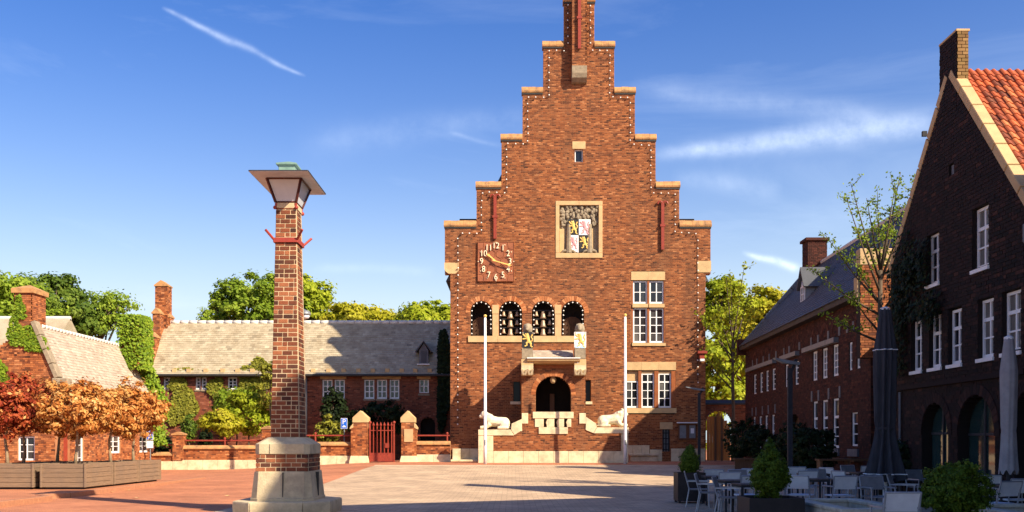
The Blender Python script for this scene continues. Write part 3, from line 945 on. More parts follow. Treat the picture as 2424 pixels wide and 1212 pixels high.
# slits, basement grille
for (a, b, s0, s1) in ((1215, 1232, 1208, 1235), (1386, 1399, 1384, 1402)):
    part_box(TFR, 'slit_glass', m_glassd, hall, tx(a) + .02, tx(b) - .02, tz(949), tz(902), -.34, -.30)
    part_box(TFR, 'slit_sill', m_white, hall, tx(s0), tx(s1), tz(957), tz(950.5), -.3, .08)
part_box(TFR, 'lintel', m_stone, hall, tx(1562), tx(1592), tz(1016), tz(999.6), -.3, .04)
part_box(TFR, 'grille_backing', m_grey, hall, tx(1568.3), tx(1585.7), tz(1070), tz(1016.5), -.35, -.25)
mb = MB()
for k in range(3):
    u = tx(1570.5 + k * 6.5); TFR.box(mb, u - .03, u + .03, tz(1070), tz(1017), -.12, -.07)
for k in range(4): TFR.box(mb, tx(1568.5), tx(1585.5), tz(1064 - k * 13) - .025, tz(1064 - k * 13) + .025, -.14, -.12)
mb.build('window_grille', m_black, hall)
# plinth stones
def plinth(p0, p1, top, n, m=m_white):
    for k in range(n):
        e0, e1 = tx(p0 + (p1 - p0) * k / n), tx(p0 + (p1 - p0) * (k + 1) / n)
        part_box(TFR, 'plinth_stone', m, hall, e0 + .005, e1 - .005, .3, tz(top), -.2, .10 + rng.uniform(-.006, .006), bevel=.012)
plinth(1071, 1132, 1062, 3, m_white)
plinth(1478, 1537, 1054, 3, m_white); plinth(1538, 1567, 1064, 1, m_white); plinth(1588, 1669, 1062, 4, m_white)
part_box(TFR, 'stone_bench', m_white, hall, tx(1487), tx(1557), .78, .90, .1, .5, bevel=.02)
part_box(TFR, 'bench_foot', m_white, hall, tx(1490), tx(1554), .44, .78, .1, .4, bevel=.02)
part_box(TFR, 'entrance_step', m_white, hall, tx(1068), tx(1133), .44, .56, .1, .7, bevel=.02)
mb = MB(); x = tx(1657)
mb.box(x - .2, x + .35, TY - .45, TY - .02, tz(838), tz(832)); mb.box(x - .08, x + .2, TY - .35, TY - .02, tz(850), tz(838.5))
mb.build('wall_lamp', m_red, hall)
mb = MB(); mb.box(x - .05, x + .2, TY - .38, TY - .1, tz(856), tz(850.5)); mb.build('wall_lamp_glass', m_paint, hall)

# ---- porch
PY = 55.75
def qx(px, Y=PY): return XP(px, Y)
def qz(py, Y=PY): return ZP(py, Y)
PFR = Fr((0, PY, 0), (1, 0, 0), (0, -1, 0))
mbk, mbm = MB(), MB()
ph = [('a', qx(1268), qx(1352), .4, qz(890))]
brickwall(PFR, lambda v: [(qx(1234), qx(1386))], .4, qz(853), ph, hall, mbk, mbm, course=.092, bed=.030, joint=.022, sig=.21, thick=.6)
for x, s in ((qx(1234), -1), (qx(1386), 1)):
    f = Fr((x, PY + .6, 0), (0, 1, 0), (s, 0, 0))
    brickwall(f, lambda v: [(0, TY - PY - .6)], .4, qz(853), [], hall, mbk, mbm, course=.092, bed=.030, joint=.022, sig=.21, thick=.3)
    f = Fr((x, PY, 0), (0, 1, 0), (s, 0, 0))
    brickwall(f, lambda v: [(0, .6)], .4, qz(853), [], hall, mbk, mbm, course=.092, bed=.030, joint=.022, sig=.21, thick=.02)
# piers continuing up beside the canopy
for (a, b) in ((1234, 1262), (1359, 1386)):
    brickwall(PFR, lambda v: [(qx(a), qx(b))], qz(853), qz(848), [], hall, mbk, mbm, course=.092, bed=.030, joint=.022, sig=.21, thick=2.9)
mbk.build('brick_facing', m_brick_t, hall, kind='stuff'); mbm.build('porch_wall', m_mortar_t, hall)
mb = MB(); rad = (qx(1352) - qx(1268)) / 2
arch_ring(PFR, qx(1310), qz(890) - rad, rad, .26, hall, -3, 183, 23, n1=.025)
mb = MB()
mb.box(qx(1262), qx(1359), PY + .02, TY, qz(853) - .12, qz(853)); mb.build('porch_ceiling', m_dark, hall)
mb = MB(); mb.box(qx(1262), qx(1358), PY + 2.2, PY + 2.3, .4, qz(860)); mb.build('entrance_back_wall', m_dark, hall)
mb = MB()
for k in range(4):
    mb.box(qx(1271 + k * 20.2), qx(1271 + k * 20.2 + 19.4), PY + 2.1, PY + 2.18, 1.2, 3.4)
mb.box(qx(1305), qx(1316), PY + 2.0, PY + 2.08, 1.6, 4.4); mb.box(qx(1285), qx(1336), PY + 2.0, PY + 2.07, 3.05, 3.2)
mb.build('entrance_door', m_door, hall)
mb = MB(); mb.ball((qx(1310), PY + .3, qz(899)), (.18, .18, .2), 10, 6); mb.build('porch_lamp', m_stone, hall)
# canopy roof, gutter
mb = MB()
mb.prism([(0, PY - .35, qz(853)), (0, PY + 1.0, qz(826)), (0, TY - .02, qz(826)), (0, TY - .02, qz(853))], (qx(1262), 0, 0), (qx(1358), 0, 0))
mb.build('canopy_roof', m_ridge, hall)
cfr = Fr((qx(1262), PY - .35, qz(853) + .0), (1, 0, 0), Vector((0, -(qz(826) - qz(853)), 1.35)).normalized(), Vector((0, 1.35, qz(826) - qz(853))).normalized())
mb = MB(); slates(cfr, qx(1358) - qx(1262), 1.48, mb, .24, .2, .02); mb.build('canopy_slates', m_slate2, hall, kind='stuff')
mb = MB()
g0, g1 = qx(1248), qx(1371)
mb.prism([(0, PY - .5, qz(851)), (0, PY - .66, qz(851)), (0, PY - .62, qz(856)), (0, PY - .42, qz(861)), (0, PY + .0, qz(863)), (0, PY + .0, qz(855))], (g0, 0, 0), (g1, 0, 0))
mb.build('cornice', m_stone, hall)
mb = MB(); mb.box(g0 - .02, g1 + .02, PY - .7, PY - .4, qz(850.8), qz(848.6)); mb.build('gutter', m_paint, hall)
mb = MB(); mb.box(qx(1263), qx(1358), PY - .06, PY - .002, qz(872), qz(863.5)); mb.build('shadow_board', m_brick_g, hall)
mb = MB(); mb.tube([(g1 - .12, PY - .5, qz(852)), (g1 - .1, PY - .42, qz(866)), (g1 - .1, PY - .14, qz(872)), (g1 - .1, PY - .12, qz(880))], .06, 8); mb.build('downpipe', m_paint, hall)
# brackets under the standing lions
for (a, b) in ((1234, 1262), (1358.5, 1386)):
    x0, x1 = qx(a), qx(b)
    mb = MB()
    mb.prism([(0, PY - .02, qz(890)), (0, PY - .34, qz(888)), (0, PY - .5, qz(878)), (0, PY - .54, qz(866)), (0, PY - .02, qz(866))], (x0, 0, 0), (x1, 0, 0))
    w = x1 - x0
    for k in range(4):
        c = x0 + w * (k + .5) / 4
        sgn = 1 if k % 2 else -1
        mb.prism([(c - .05 * 1 + sgn * .06, PY - .52, qz(876)), (c + .05 + sgn * .06, PY - .52, qz(876)), (c + .06 - sgn * .05, PY - .36, qz(889)), (c - .06 - sgn * .05, PY - .36, qz(889))], (0, -.07, 0), (0, .02, 0))
    mb.build('carved_bracket', m_white, hall)
    mb = MB(); mb.box(x0, x1, PY - .5, PY - .004, qz(865.6), qz(851.5)); mb.build('bracket_block', m_stone, hall)
    mb = MB(); mb.box(x0 + .03, x1 - .03, PY - .52, PY + .3, qz(851), qz(826)); mb.build('pedestal', m_darkst, hall)
# hidden body of the pedestal behind
# ---- stair terrace in front
SY = 54.6
def rx(px): return XP(px, SY)
def rz_(py): return ZP(py, SY)
SFR = Fr((0, SY, 0), (1, 0, 0), (0, -1, 0))
def stair_top(px):
    if px < 1205: return 1031
    if px < 1235: return 1031 + (1003 - 1031) * (px - 1205) / 30
    if px < 1262: return 990
    if px < 1357: return 1028
    if px < 1386: return 990
    if px < 1410: return 1003 + (1026 - 1003) * (px - 1386) / 24
    return 1026
mbk, mbm = MB(), MB()
def stair_out(v):
    py = HY - (v - EYE) * F / SY
    if py > 1068: return []
    L, Rr = 1168, 1470
    if py < 1031:
        L = 1205 + (1031 - py) * 30 / 28 if py > 1003 else 1250
        if py < 1003: L = 1250
        Rr = 1410 - (1026 - min(py, 1026)) * 24 / 23 if py > 1003 else 1371
    if py < 1028:
        a, b = 1275, 1344
        if py < 1012: a, b = 1266, 1352
        if py < 991: a, b = 1262, 1357
        iv = [(rx(L), rx(a)), (rx(b), rx(Rr))]
        return [q for q in iv if q[1] - q[0] > .03]
    return [(rx(L), rx(Rr))]
brickwall(SFR, stair_out, rz_(1068), rz_(980), [], hall, mbk, mbm, course=.092, bed=.030, joint=.022, sig=.21, thick=.4)
mbk.build('brick_facing', m_brick_t, hall, kind='stuff'); mbm.build('stair_wall', m_mortar_t, hall)
for k in range(10):
    a, b = 1132 + 35.5 * k, 1132 + 35.5 * (k + 1)
    part_box(SFR, 'plinth_stone', m_white, hall, rx(a) + .004, rx(b) - .004, .3, rz_(1068), -.4, .06 + rng.uniform(-.005, .005), bevel=.012)
for (a, b, t) in ((1132, 1167.5, 1031), (1470.5, 1487, 1026)):
    part_box(SFR, 'corner_stone', m_white, hall, rx(a), rx(b), rz_(1067.6), rz_(t + .4), -1.2, .05, bevel=.015)
def spoly(name, pts, n0, n1, m=m_white):
    mb = MB(); SFR.poly(mb, [(rx(a), rz_(b)) for a, b in pts], n0, n1); return mb.build(name, m, hall, bevel=.012)
spoly('lion_plinth', [(1132, 1031), (1132, 1017), (1209, 1017), (1217, 1031)], -1.25, .07)
spoly('lion_plinth', [(1405, 1026), (1413, 1012), (1488, 1012), (1488, 1026)], -1.25, .07)
spoly('ramp_coping', [(1217.5, 1030), (1209.5, 1016.5), (1211, 1003), (1235, 992), (1236, 1021), (1232, 1021)], -.6, .065)
spoly('ramp_coping', [(1404.5, 1025.5), (1412.5, 1011.5), (1411, 1003), (1387, 987), (1386, 1018)], -.6, .065)
spoly('newel_stone', [(1235, 1003), (1235, 978), (1250, 978), (1250, 1003)], -.5, .06)
spoly('newel_stone', [(1371, 1003), (1371, 978), (1386.5, 978), (1386.5, 1003)], -.5, .06)
spoly('balustrade_rail', [(1261, 990.5), (1261, 975), (1357.5, 975), (1357.5, 990.5)], -.3, .08)
for (a, b) in ((1266, 1287), (1298.5, 1312), (1322, 1335), (1344, 1352)):
    spoly('balustrade_post', [(a, 1011), (a, 991), (b, 991), (b, 1011)], -.2, .055)
for (a, b) in ((1287, 1298.5), (1312, 1322), (1335, 1344)):
    spoly('balustrade_post', [(a + 7, 1011), (a + 7, 1006), (a + 5, 1000), (a + 8, 993), (b + .1, 991), (b + .1, 1011)], -.2, .05)
spoly('balustrade_base', [(1275, 1027.5), (1275, 1011.4), (1344, 1011.4), (1344, 1027.5)], -.3, .07)
mb = MB()
mb.box(rx(1262), rx(1358), SY + .41, PY - .01, .4, 1.75)
for k in range(6):
    mb.box(rx(1262) - .3 * (k + 1), rx(1262) - .3 * k, SY + .41, PY - .02, .4, 1.75 - .18 * (k + 1))
    mb.box(rx(1358) + .3 * k, rx(1358) + .3 * (k + 1), SY + .41, PY - .02, .4, 1.75 - .18 * (k + 1))
mb.build('stair', m_white, hall)

# ---- clock
clock = thing('clock', 'square copper-red wall clock with cream numerals and hands', 'clock', (tx(1174), TY - .02, tz(667)))
cxx, czz = tx(1174), tz(620)
part_box(TFR, 'dial', m_copper, clock, tx(1131), tx(1217), tz(667), tz(573), .015, .10, bevel=.01)
mb = MB()
for ang in range(0, 360, 60):
    pts = []
    for k in range(7):
        a = R(ang + k * 60 + 30)
        pts.append((cxx + math.cos(R(ang)) * .52 + math.cos(a) * .26, TY - .115, czz + math.sin(R(ang)) * .52 + math.sin(a) * .26))
    mb.tube(pts, .014, 4)
for k in range(12):
    a = R(k * 30 + 15)
    mb.tube([(cxx + math.cos(a) * .72, TY - .112, czz + math.sin(a) * .76), (cxx + math.cos(a) * 1.02, TY - .112, czz + math.sin(a) * 1.06)], .013, 4)
for sx in (-1, 1):
    for sz in (-1, 1):
        mb.tube([(cxx + sx * 1.05, TY - .11, czz + sz * .72), (cxx + sx * .74, TY - .11, czz + sz * .78), (cxx + sx * .70, TY - .11, czz + sz * 1.14)], .015, 4)
mb.tube([(tx(1131.6), TY - .11, tz(666.4)), (tx(1131.6), TY - .11, tz(573.6)), (tx(1216.4), TY - .11, tz(573.6)), (tx(1216.4), TY - .11, tz(666.4)), (tx(1131.6), TY - .11, tz(666.4))], .022, 4)
mb.build('dial_ribs', m_copper, clock)
for h in range(1, 13):
    a = R(90 - 30 * h)
    me = text_mesh(str(h), .50, .035, m_cream)
    x = cxx + math.cos(a) * .84; z = czz + math.sin(a) * .92
    link('numeral', me, clock, basis=Matrix.Translation((x, TY - .15, z)) @ FACE @ Matrix.Diagonal((.85, 1, 1, 1)))
    mb = MB(); mb.ball((cxx + math.cos(a) * 1.05, TY - .12, czz + math.sin(a) * 1.13), .035, 6, 4); mb.build('hour_dot', m_cream, clock)
def hand(angle, ln, w, tail, y, name):
    a = R(angle); d = Vector((math.cos(a), 0, math.sin(a))); n = Vector((-d.z, 0, d.x)); c = Vector((cxx, y, czz))
    pts = [c - d * tail - n * w * .9, c - d * tail + n * w * .9, c + n * w * .6, c + d * ln * .7 + n * w * .7, c + d * ln * .8 + n * w * 1.5, c + d * ln, c + d * ln * .8 - n * w * 1.5, c + d * ln * .7 - n * w * .7, c - n * w * .6]
    mb = MB(); mb.prism(pts, (0, -.015, 0), (0, .015, 0)); mb.build(name, m_gold, clock)
hand(140, .70, .055, .12, TY - .24, 'hour_hand')
hand(-16, .98, .045, .2, TY - .28, 'minute_hand')

# ---- coat of arms
arms = thing('coat_of_arms', 'stone relief with tree and quartered shield of yellow and red lions', 'relief', (tx(1370), TY, tz(611)))
for (a, b, c, d) in ((1315, 1370, 611, 599.2), (1370.3, 1426, 611, 599.2), (1315, 1370, 486, 476), (1370.3, 1426, 486, 476), (1315, 1324, 599, 486.2), (1417, 1426, 599, 486.2)):
    part_box(TFR, 'frame_stone', m_stone, arms, tx(a), tx(b), tz(c), tz(d), -.3, .05, bevel=.015)
part_box(TFR, 'niche_back', m_darkst, arms, tx(1324), tx(1417), tz(599), tz(486), -.3, -.22)
mb = MB()
for k in range(150):
    px, py = rng.uniform(1326, 1415), rng.uniform(487, 535)
    if abs(px - 1370) < 30 and py > 518: continue
    mb.ball((tx(px), TY + .16 - rng.uniform(0, .1), tz(py)), (rng.uniform(.07, .13), .07, rng.uniform(.08, .15)), 6, 4, rng.random())
mb.build('carved_leaves', m_darkst, arms)
mb = MB()
for (px, w) in ((1347, 5), (1396, 5)): mb.tube([(tx(px), TY + .12, tz(598)), (tx(px), TY + .12, tz(530))], [w / 40 * 1.5, w / 40], 8)
for (px, sg) in ((1340, -1), (1352, 1), (1390, -1), (1403, 1)): mb.tube([(tx(px), TY + .1, tz(592)), (tx(px + sg * 7), TY + .06, tz(594)), (tx(px + sg * 11), TY + .08, tz(599))], [.1, .07, .04], 6)
mb.build('carved_trunk', m_darkst, arms)
mb = MB()
TFR.box(mb, tx(1325), tx(1336), tz(597), tz(540), -.22, -.14); mb.build('side_slab', m_stone, arms)
mb = MB(); TFR.box(mb, tx(1399), tx(1404), tz(590), tz(540), -.22, -.14)
mb.build('side_slab', m_stone, arms)
def lion_strokes(mb, x0, z0, w, h, y, dep):
    def pt(a, b): return (x0 + a * w, y, z0 + b * h)
    S = [([(.48, .80), (.50, .60), (.60, .36)], [.11, .13, .10]), ([(.40, .90), (.46, .80)], [.12, .11]), ([(.28, .86), (.38, .88)], [.05, .07]),
         ([(.46, .72), (.26, .74), (.08, .88)], [.07, .055, .05]), ([(.47, .64), (.26, .58), (.06, .56)], [.07, .055, .05]),
         ([(.58, .40), (.38, .30), (.42, .16), (.24, .10)], [.09, .07, .05, .055]), ([(.62, .38), (.76, .26), (.74, .12), (.88, .03)], [.09, .075, .05, .055]),
         ([(.64, .40), (.84, .42), (.90, .56), (.78, .68), (.90, .86)], [.04, .04, .045, .05, .06])]
    for p, r in S:
        mb.tube([pt(*q) for q in p], [q * (w + h) / 2 for q in r], 7, flat=dep)
sy0, sy1 = TY + .02, TY + .12
def shield_quarter(name, pts, m):
    mb = MB(); TFR.poly(mb, [(tx(a), tz(b)) for a, b in pts], -.12, -.02); mb.build(name, m, arms)
shield_quarter('shield_quarter', [(1344, 519), (1344, 556), (1369.6, 556), (1369.6, 519)], m_black)
shield_quarter('shield_quarter', [(1370.4, 519), (1370.4, 556), (1398, 556), (1398, 519)], m_shw)
shield_quarter('shield_quarter', [(1343, 556.5), (1343, 570), (1347, 583), (1357, 593), (1369.6, 598), (1369.6, 556.5)], m_shw)
shield_quarter('shield_quarter', [(1370.4, 556.5), (1370.4, 598), (1384, 593), (1393, 583), (1397, 570), (1397, 556.5)], m_black)
for (a, b, c, d, m, nm) in ((1345, 1369, 555, 520, m_gold, 'yellow_lion'), (1371, 1397, 555, 520, m_pink, 'red_lion'), (1346, 1369, 590, 558, m_pink, 'red_lion'), (1371, 1395, 590, 558, m_gold, 'yellow_lion')):
    mb = MB(); lion_strokes(mb, tx(a), tz(c), tx(b) - tx(a), tz(d) - tz(c), TY + .005, .35); mb.build(nm, m, arms)

# ---- carillons in the two middle arches
for i, (a, b) in enumerate(arches[1:3]):
    c = thing('carillon', ('left' if i == 0 else 'right') + ' one of two carillon frames hung with nine bronze bells in the tower arcade', 'bells', (tx((a + b) / 2), TY + .5, tz(795)), group='carillon bells')
    mb = MB()
    for r_ in range(3):
        z = tz(735 + r_ * 20.5) + .03
        mb.box(tx(a) + .02, tx(b) - .02, TY + .42, TY + .50, z, z + .05)
    mb.build('frame', m_iron, c)
    for r_ in range(3):
        for k in range(3):
            big = 1.25 if k == 1 else .85
            x = tx(a + 11 + k * 16); z = tz(735 + r_ * 20.5)
            mb = MB(); mb.smooth = True
            mb.lathe([(.02, 0), (.08 * big, -.02), (.095 * big, -.12), (.115 * big, -.24 * big), (.17 * big, -.34 * big), (.16 * big, -.345 * big)], (x, TY + .40, z), 12)
            mb.build('bell', m_bell, c)

# ---- strings of light bulbs
def light_string(label, pts, closed=False, step=.44, cable=True, off=.08, y=TY):
    t = thing('light_string', label, 'light string', (pts[0][0], y - off, min(p[1] for p in pts)), group='festoon lights on the town hall')
    mb = MB()
    mb.tube([(a, y - off * .6, b) for a, b in pts], .012, 4); mb.build('cable', m_black, t)
    ball = MB(); ball.smooth = True; ball.ball((0, 0, 0), .043, 8, 6); bme = ball.mesh('bulb', m_bulb)
    acc = 0
    for (p, q) in zip(pts[:-1], pts[1:]):
        L = math.hypot(q[0] - p[0], q[1] - p[1]); s = step - acc if acc else 0
        while s < L:
            t_ = s / L
            link('bulb', bme, t, basis=Matrix.Translation((p[0] + (q[0] - p[0]) * t_ + rng.uniform(-.02, .02), y - off - .05, p[1] + (q[1] - p[1]) * t_ + rng.uniform(-.03, .03))))
            s += step
        acc = L - (s - step)
    return t
lp = [(1084, 1005), (1084, 565), (1090, 553), (1140, 553), (1140, 460), (1145, 457), (1199, 457), (1199, 342), (1249, 342), (1249, 232), (1299, 232), (1299, 122), (1338, 122)]
light_string('bulb string climbing the left side of the stepped gable', [(tx(a), tz(b)) for a, b in lp])
lp = [(1651, 905), (1651, 565), (1645, 552), (1597, 552), (1597, 460), (1540, 457), (1540, 345), (1491, 343), (1491, 234), (1443, 232), (1443, 122), (1400, 122)]
light_string('bulb string climbing the right side of the stepped gable', [(tx(a), tz(b)) for a, b in lp])
light_string('short bulb string on the left of the topmost gable shaft', [(tx(1344), tz(105)), (tx(1344), tz(-5))], step=.45)
light_string('short bulb string on the right of the topmost gable shaft', [(tx(1397), tz(105)), (tx(1397), tz(-5))], step=.45)
names = ['first from the left', 'second from the left', 'third from the left', 'rightmost']
for (a, b), nm in zip(arches, names):
    u0, u1 = tx(a) + .10, tx(b) - .10; c = (u0 + u1) / 2; rad = (u1 - u0) / 2; sp = tz(712) - rad - .1
    pts = [(u0, tz(790)), (u0, sp)] + [(c - math.cos(R(t)) * rad, sp + math.sin(R(t)) * rad) for t in range(20, 161, 20)] + [(u1, sp), (u1, tz(790))]
    light_string('bulb string lining the arcade arch %s' % nm, pts, step=.27, off=-.02)

# ---- standing lions with shields
for i, (pc, lab) in enumerate(((1249, 'stone lion holding a black shield with yellow rampant lion'), (1372, 'stone lion holding a white, yellow and pale blue shield'))):
    x = qx(pc); zb = qz(826); y = PY - .18
    t = thing('lion_statue', lab + (' above the porch'), 'statue', (x, y, zb), group='lions above the porch')
    blob_body([('s', (x, y + .1, zb + .45), (.27, .3, .5)), ('s', (x, y + .02, zb + 1.1), (.27, .27, .33)), ('s', (x - .03, y - .16, zb + 1.12), (.17, .17, .2)), ('s', (x - .05, y - .29, zb + 1.04), (.10, .10, .09)),
               ('s', (x - .17, y - .05, zb + 1.32), (.06, .05, .07)), ('s', (x + .16, y - .05, zb + 1.32), (.06, .05, .07)),
               ('s', (x - .27, y - .24, zb + .84), (.09, .13, .08)), ('s', (x + .27, y - .24, zb + .84), (.09, .13, .08)), ('s', (x, y, zb + .1), (.32, .35, .12))] + [('s', (x + math.cos(a_) * .22, y - .02, zb + 1.08 + math.sin(a_) * .26), (.075, .12, .075)) for a_ in np.linspace(-.6, math.pi + .6, 9)], .03, 'body', m_darkst, t)
    mb = MB(); f = Fr((x, y - .34, zb), (1, 0, 0), (0, -1, 0))
    f.poly(mb, [(-.33, .9), (-.33, .05), (-.24, -.02), (.24, -.02), (.33, .05), (.33, .9)], -.06, 0)
    sh = mb.build('shield', m_black if i == 0 else m_shw, t)
    mb = MB(); lion_strokes(mb, x - .33, zb + .02, .66, .86, y - .35, .4); mb.build('shield_lion', m_gold, sh)
    if i:
        mb = MB(); f.box(mb, -.28, -.04, .02, .24, -.01, .012); f.box(mb, .02, .24, .0, .18, -.01, .014); mb.build('shield_blue', m_blue, sh)
# ---- reclining lions
for i, (p0, p1, zb, sg, lab) in enumerate(((1136, 1207, 1016.5, -1, 'pale stone lion lying on the left stair plinth behind the flagpole'), (1416, 1486, 1011.5, 1, 'pale stone lion lying on the right stair plinth, half lit'))):
    x0, x1 = rx(p0), rx(p1); z = rz_(zb); y = SY + .35; L = x1 - x0
    def q(a, b, dy=0): return ((x0 if sg > 0 else x1) + sg * a * L, y + dy, z + b)
    t = thing('lion_statue', lab, 'statue', (x0 + L / 2, y, z), group='reclining lions by the stairs')
    blob_body([('s', q(.16, .34), (.27, .27, .33)), ('t', [q(.16, .40), q(.42, .42), q(.66, .48)], [.28, .28, .31]), ('s', q(.68, .5), (.29, .28, .38)),
               ('t', [q(.70, .60), q(.84, .80)], [.26, .22]), ('s', q(.86, .82), (.21, .20, .22)), ('s', q(.97, .72), (.12, .12, .11)), ('s', q(.82, 1.0, -.13), (.05, .05, .08)), ('s', q(.82, 1.0, .13), (.05, .05, .08)),
               ('t', [q(.68, .3, -.2), q(.78, .14, -.22), q(1.0, .10, -.2)], [.14, .11, .09]), ('t', [q(.68, .3, .2), q(.78, .14, .22), q(1.0, .10, .2)], [.14, .11, .09]),
               ('s', q(.2, .24, -.24), (.24, .12, .23)), ('t', [q(.14, .10, -.3), q(.42, .09, -.32)], [.10, .08]), ('t', [q(.04, .2), q(-.01, .1, -.15), q(.12, .07, -.36)], [.06, .05, .05])] + [('s', q(.72 + .05 * math.cos(k_ * 2.1), .52 + .09 * (k_ % 4), -.17 + .02 * (k_ % 3)), (.085, .10, .11)) for k_ in range(9)], .033, 'body', m_whitest, t, 2)

# ---- flagpoles
for (px, top, lab) in ((1148.5, 748, 'white flagpole in front of the left reclining lion'), (1480, 746, 'white flagpole in front of the right reclining lion')):
    Y = 51.75; x = XP(px, Y); g = gz(x, Y)
    t = thing('flagpole', lab, 'flagpole', (x, Y, g), group='flagpoles')
    mb = MB(); mb.smooth = True; mb.tube([(x, Y, g - .02), (x, Y, g + 1), (x, Y, ZP(top + 4, Y))], [.09, .085, .06], 14); mb.build('pole', m_paint, t)
    mb = MB(); mb.ball((x, Y, ZP(top, Y)), .085, 10, 6); mb.build('finial', m_gold, t)
    mb = MB(); mb.box(x - .03, x + .03, Y - .14, Y - .08, g + 1.0, g + 1.25); mb.build('cleat', m_grey, t)
# ---- notice board
nb = thing('notice_board', 'wooden notice board with glazed case under a white canopy on the tower wall', 'notice board', (tx(1625), TY - .02, tz(1040)))
part_box(TFR, 'case', m_door, nb, tx(1605), tx(1647), tz(1041), tz(1003), .015, .13)
part_box(TFR, 'pane', m_grey, nb, tx(1608), tx(1623), tz(1037), tz(1007), .131, .14)
part_box(TFR, 'pane', m_grey, nb, tx(1631), tx(1645), tz(1037), tz(1007), .131, .14)
part_box(TFR, 'notice', m_paper, nb, tx(1634), tx(1642), tz(1026), tz(1014), .141, .145)
part_box(TFR, 'canopy', m_paint, nb, tx(1601), tx(1655), tz(1002), tz(999.5), .015, .35)

exec_marker = 'tower done'

# ================================================================== LEFT WING
WY = 67.0
WS = F / WY
def wx(px): return (px - CX) / WS
def wz(py): return EYE + (HY - py) / WS
WFR = Fr((0, WY, 0), (1, 0, 0), (0, -1, 0))
wing = thing('side_wing', 'long low brick wing with pale slate roof and ivy beside the tower', 'building', (wx(700), WY, .2))
wins = [(387, 410, 920, 893, 2, 3), (463, 474.5, 922, 893, 1, 3), (477, 489, 922, 893, 1, 3), (539, 561, 922, 893, 2, 3), (612, 632, 922, 893, 2, 3),
        (763, 787, 944, 898, 2, 3), (792, 816, 944, 898, 2, 3), (862, 886, 944, 898, 2, 3), (892, 916, 944, 898, 2, 3), (922, 945, 944, 898, 2, 3), (992, 1015, 932, 897, 2, 2), (762, 776, 1020, 985, 1, 3)]
wh = [('r', wx(a), wx(b), wz(c), wz(d)) for (a, b, c, d, *_) in wins] + [('a', wx(995), wx(1030), .1, wz(988))]
mbk, mbm = MB(), MB()
brickwall(WFR, lambda v: [(wx(345), tx(1066) + .1)], 0.0, 6.6, wh, wing, mbk, mbm, course=.1, thick=.4)
mbk.build('brick_facing', m_brick_w, wing, kind='stuff'); mbm.build('wall', m_mortar_w, wing)
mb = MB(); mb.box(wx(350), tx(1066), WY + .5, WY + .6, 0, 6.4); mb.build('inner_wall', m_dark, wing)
for (a, b, c, d, cl, rw) in wins:
    window(WFR, wx(a), wx(b), wz(c), wz(d), .1, cl, rw, wing, fw=.085, mw=.05)
    if a < 1000 and c < 990: part_box(WFR, 'sill_stone', m_darkst, wing, wx(a) - .05, wx(b) + .05, wz(c) - .12, wz(c) - .004, -.2, .06)
for (a, b) in ((758, 820), (857, 949), (987, 1019)):
    part_box(WFR, 'lintel', m_stone, wing, wx(a), wx(b), wz(897), wz(886), -.15, .03)
part_box(WFR, 'lintel', m_stone, wing, wx(757), wx(782), wz(984), wz(974), -.15, .03)
# roof
EZ = 6.62; RUN = 2.85; RISE = 3.4
sl_len = math.hypot(RUN + .45, RISE + .53)
ev = Vector((wx(343), WY - .45, EZ - .53))
up = Vector((0, RUN + .45, RISE + .53)).normalized()
nn = Vector((0, -(RISE + .53), RUN + .45)).normalized()
U = tx(1066) - ev.x
mb = MB()
mb.prism([(0, WY - .45, EZ - .55), (0, WY + RUN, EZ + RISE - .02), (0, WY + 2 * RUN + .4, EZ - .5)], (ev.x, 0, 0), (tx(1066) - .01, 0, 0)); mb.build('roof', m_gutter, wing)
mb = MB(); slates(Fr(ev, (1, 0, 0), nn, up), U, sl_len, mb, .30, .21, .03); mb.build('roof_slates', m_slate, wing, kind='stuff')
for k in range(34):
    a = ev.x + .2 + k * (U - .2) / 34; b = ev.x + .2 + (k + 1) * (U - .2) / 34
    mb = MB(); mb.smooth = True; mb.tube([(a + .01, WY + RUN, EZ + RISE - .02), (b - .01, WY + RUN, EZ + RISE - .02)], .15, 8); mb.build('ridge_tile', m_ridge, wing)
mb = MB(); mb.tube([(ev.x, WY - .52, EZ - .55), (tx(1066) - .05, WY - .52, EZ - .55)], .09, 8); mb.build('gutter', m_gutter, wing)
for px in [416, 450, 490, 530, 565, 600, 743, 779, 815, 850, 884, 918, 952, 984, 1018]:
    part_box(WFR, 'modillion', m_stone, wing, wx(px - 5), wx(px + 5), wz(882), wz(873.5), -.1, .34)
mb = MB(); mb.tube([(wx(726), WY - .12, EZ - .5), (wx(726), WY - .12, .1)], .06, 8); mb.build('downpipe', m_lead, wing)
# dormer
def roof_y(z): return WY + (z - EZ) / RISE * RUN
dz0, dz1, dzt = wz(860), wz(828), wz(809)
dx0, dx1 = wx(991) * 1.01, wx(1018) * 1.01
dy = roof_y(dz0) - .05
dxc = (dx0 + dx1) / 2
mb = MB(); mb.box(dx0 + .08, dx1 - .08, dy, dy + 1.6, dz0 - .2, dz1); mb.build('dormer_box', m_lead, wing)
mb = MB(); mb.prism([(dx0 + .08, 0, dz1), (dxc, 0, dzt - .08), (dx1 - .08, 0, dz1)], (0, dy, 0), (0, dy + 2, 0)); mb.build('dormer_gable', m_lead, wing)
mb = MB()
mb.prism([(dx0 - .12, 0, dz1 - .15), (dxc, 0, dzt), (dxc, 0, dzt + .1), (dx0 - .2, 0, dz1 - .12)], (0, dy - .15, 0), (0, dy + 2, 0))
mb.prism([(dx1 + .12, 0, dz1 - .15), (dxc, 0, dzt), (dxc, 0, dzt + .1), (dx1 + .2, 0, dz1 - .12)], (0, dy - .15, 0), (0, dy + 2, 0))
mb.build('dormer_roof', m_slated, wing)
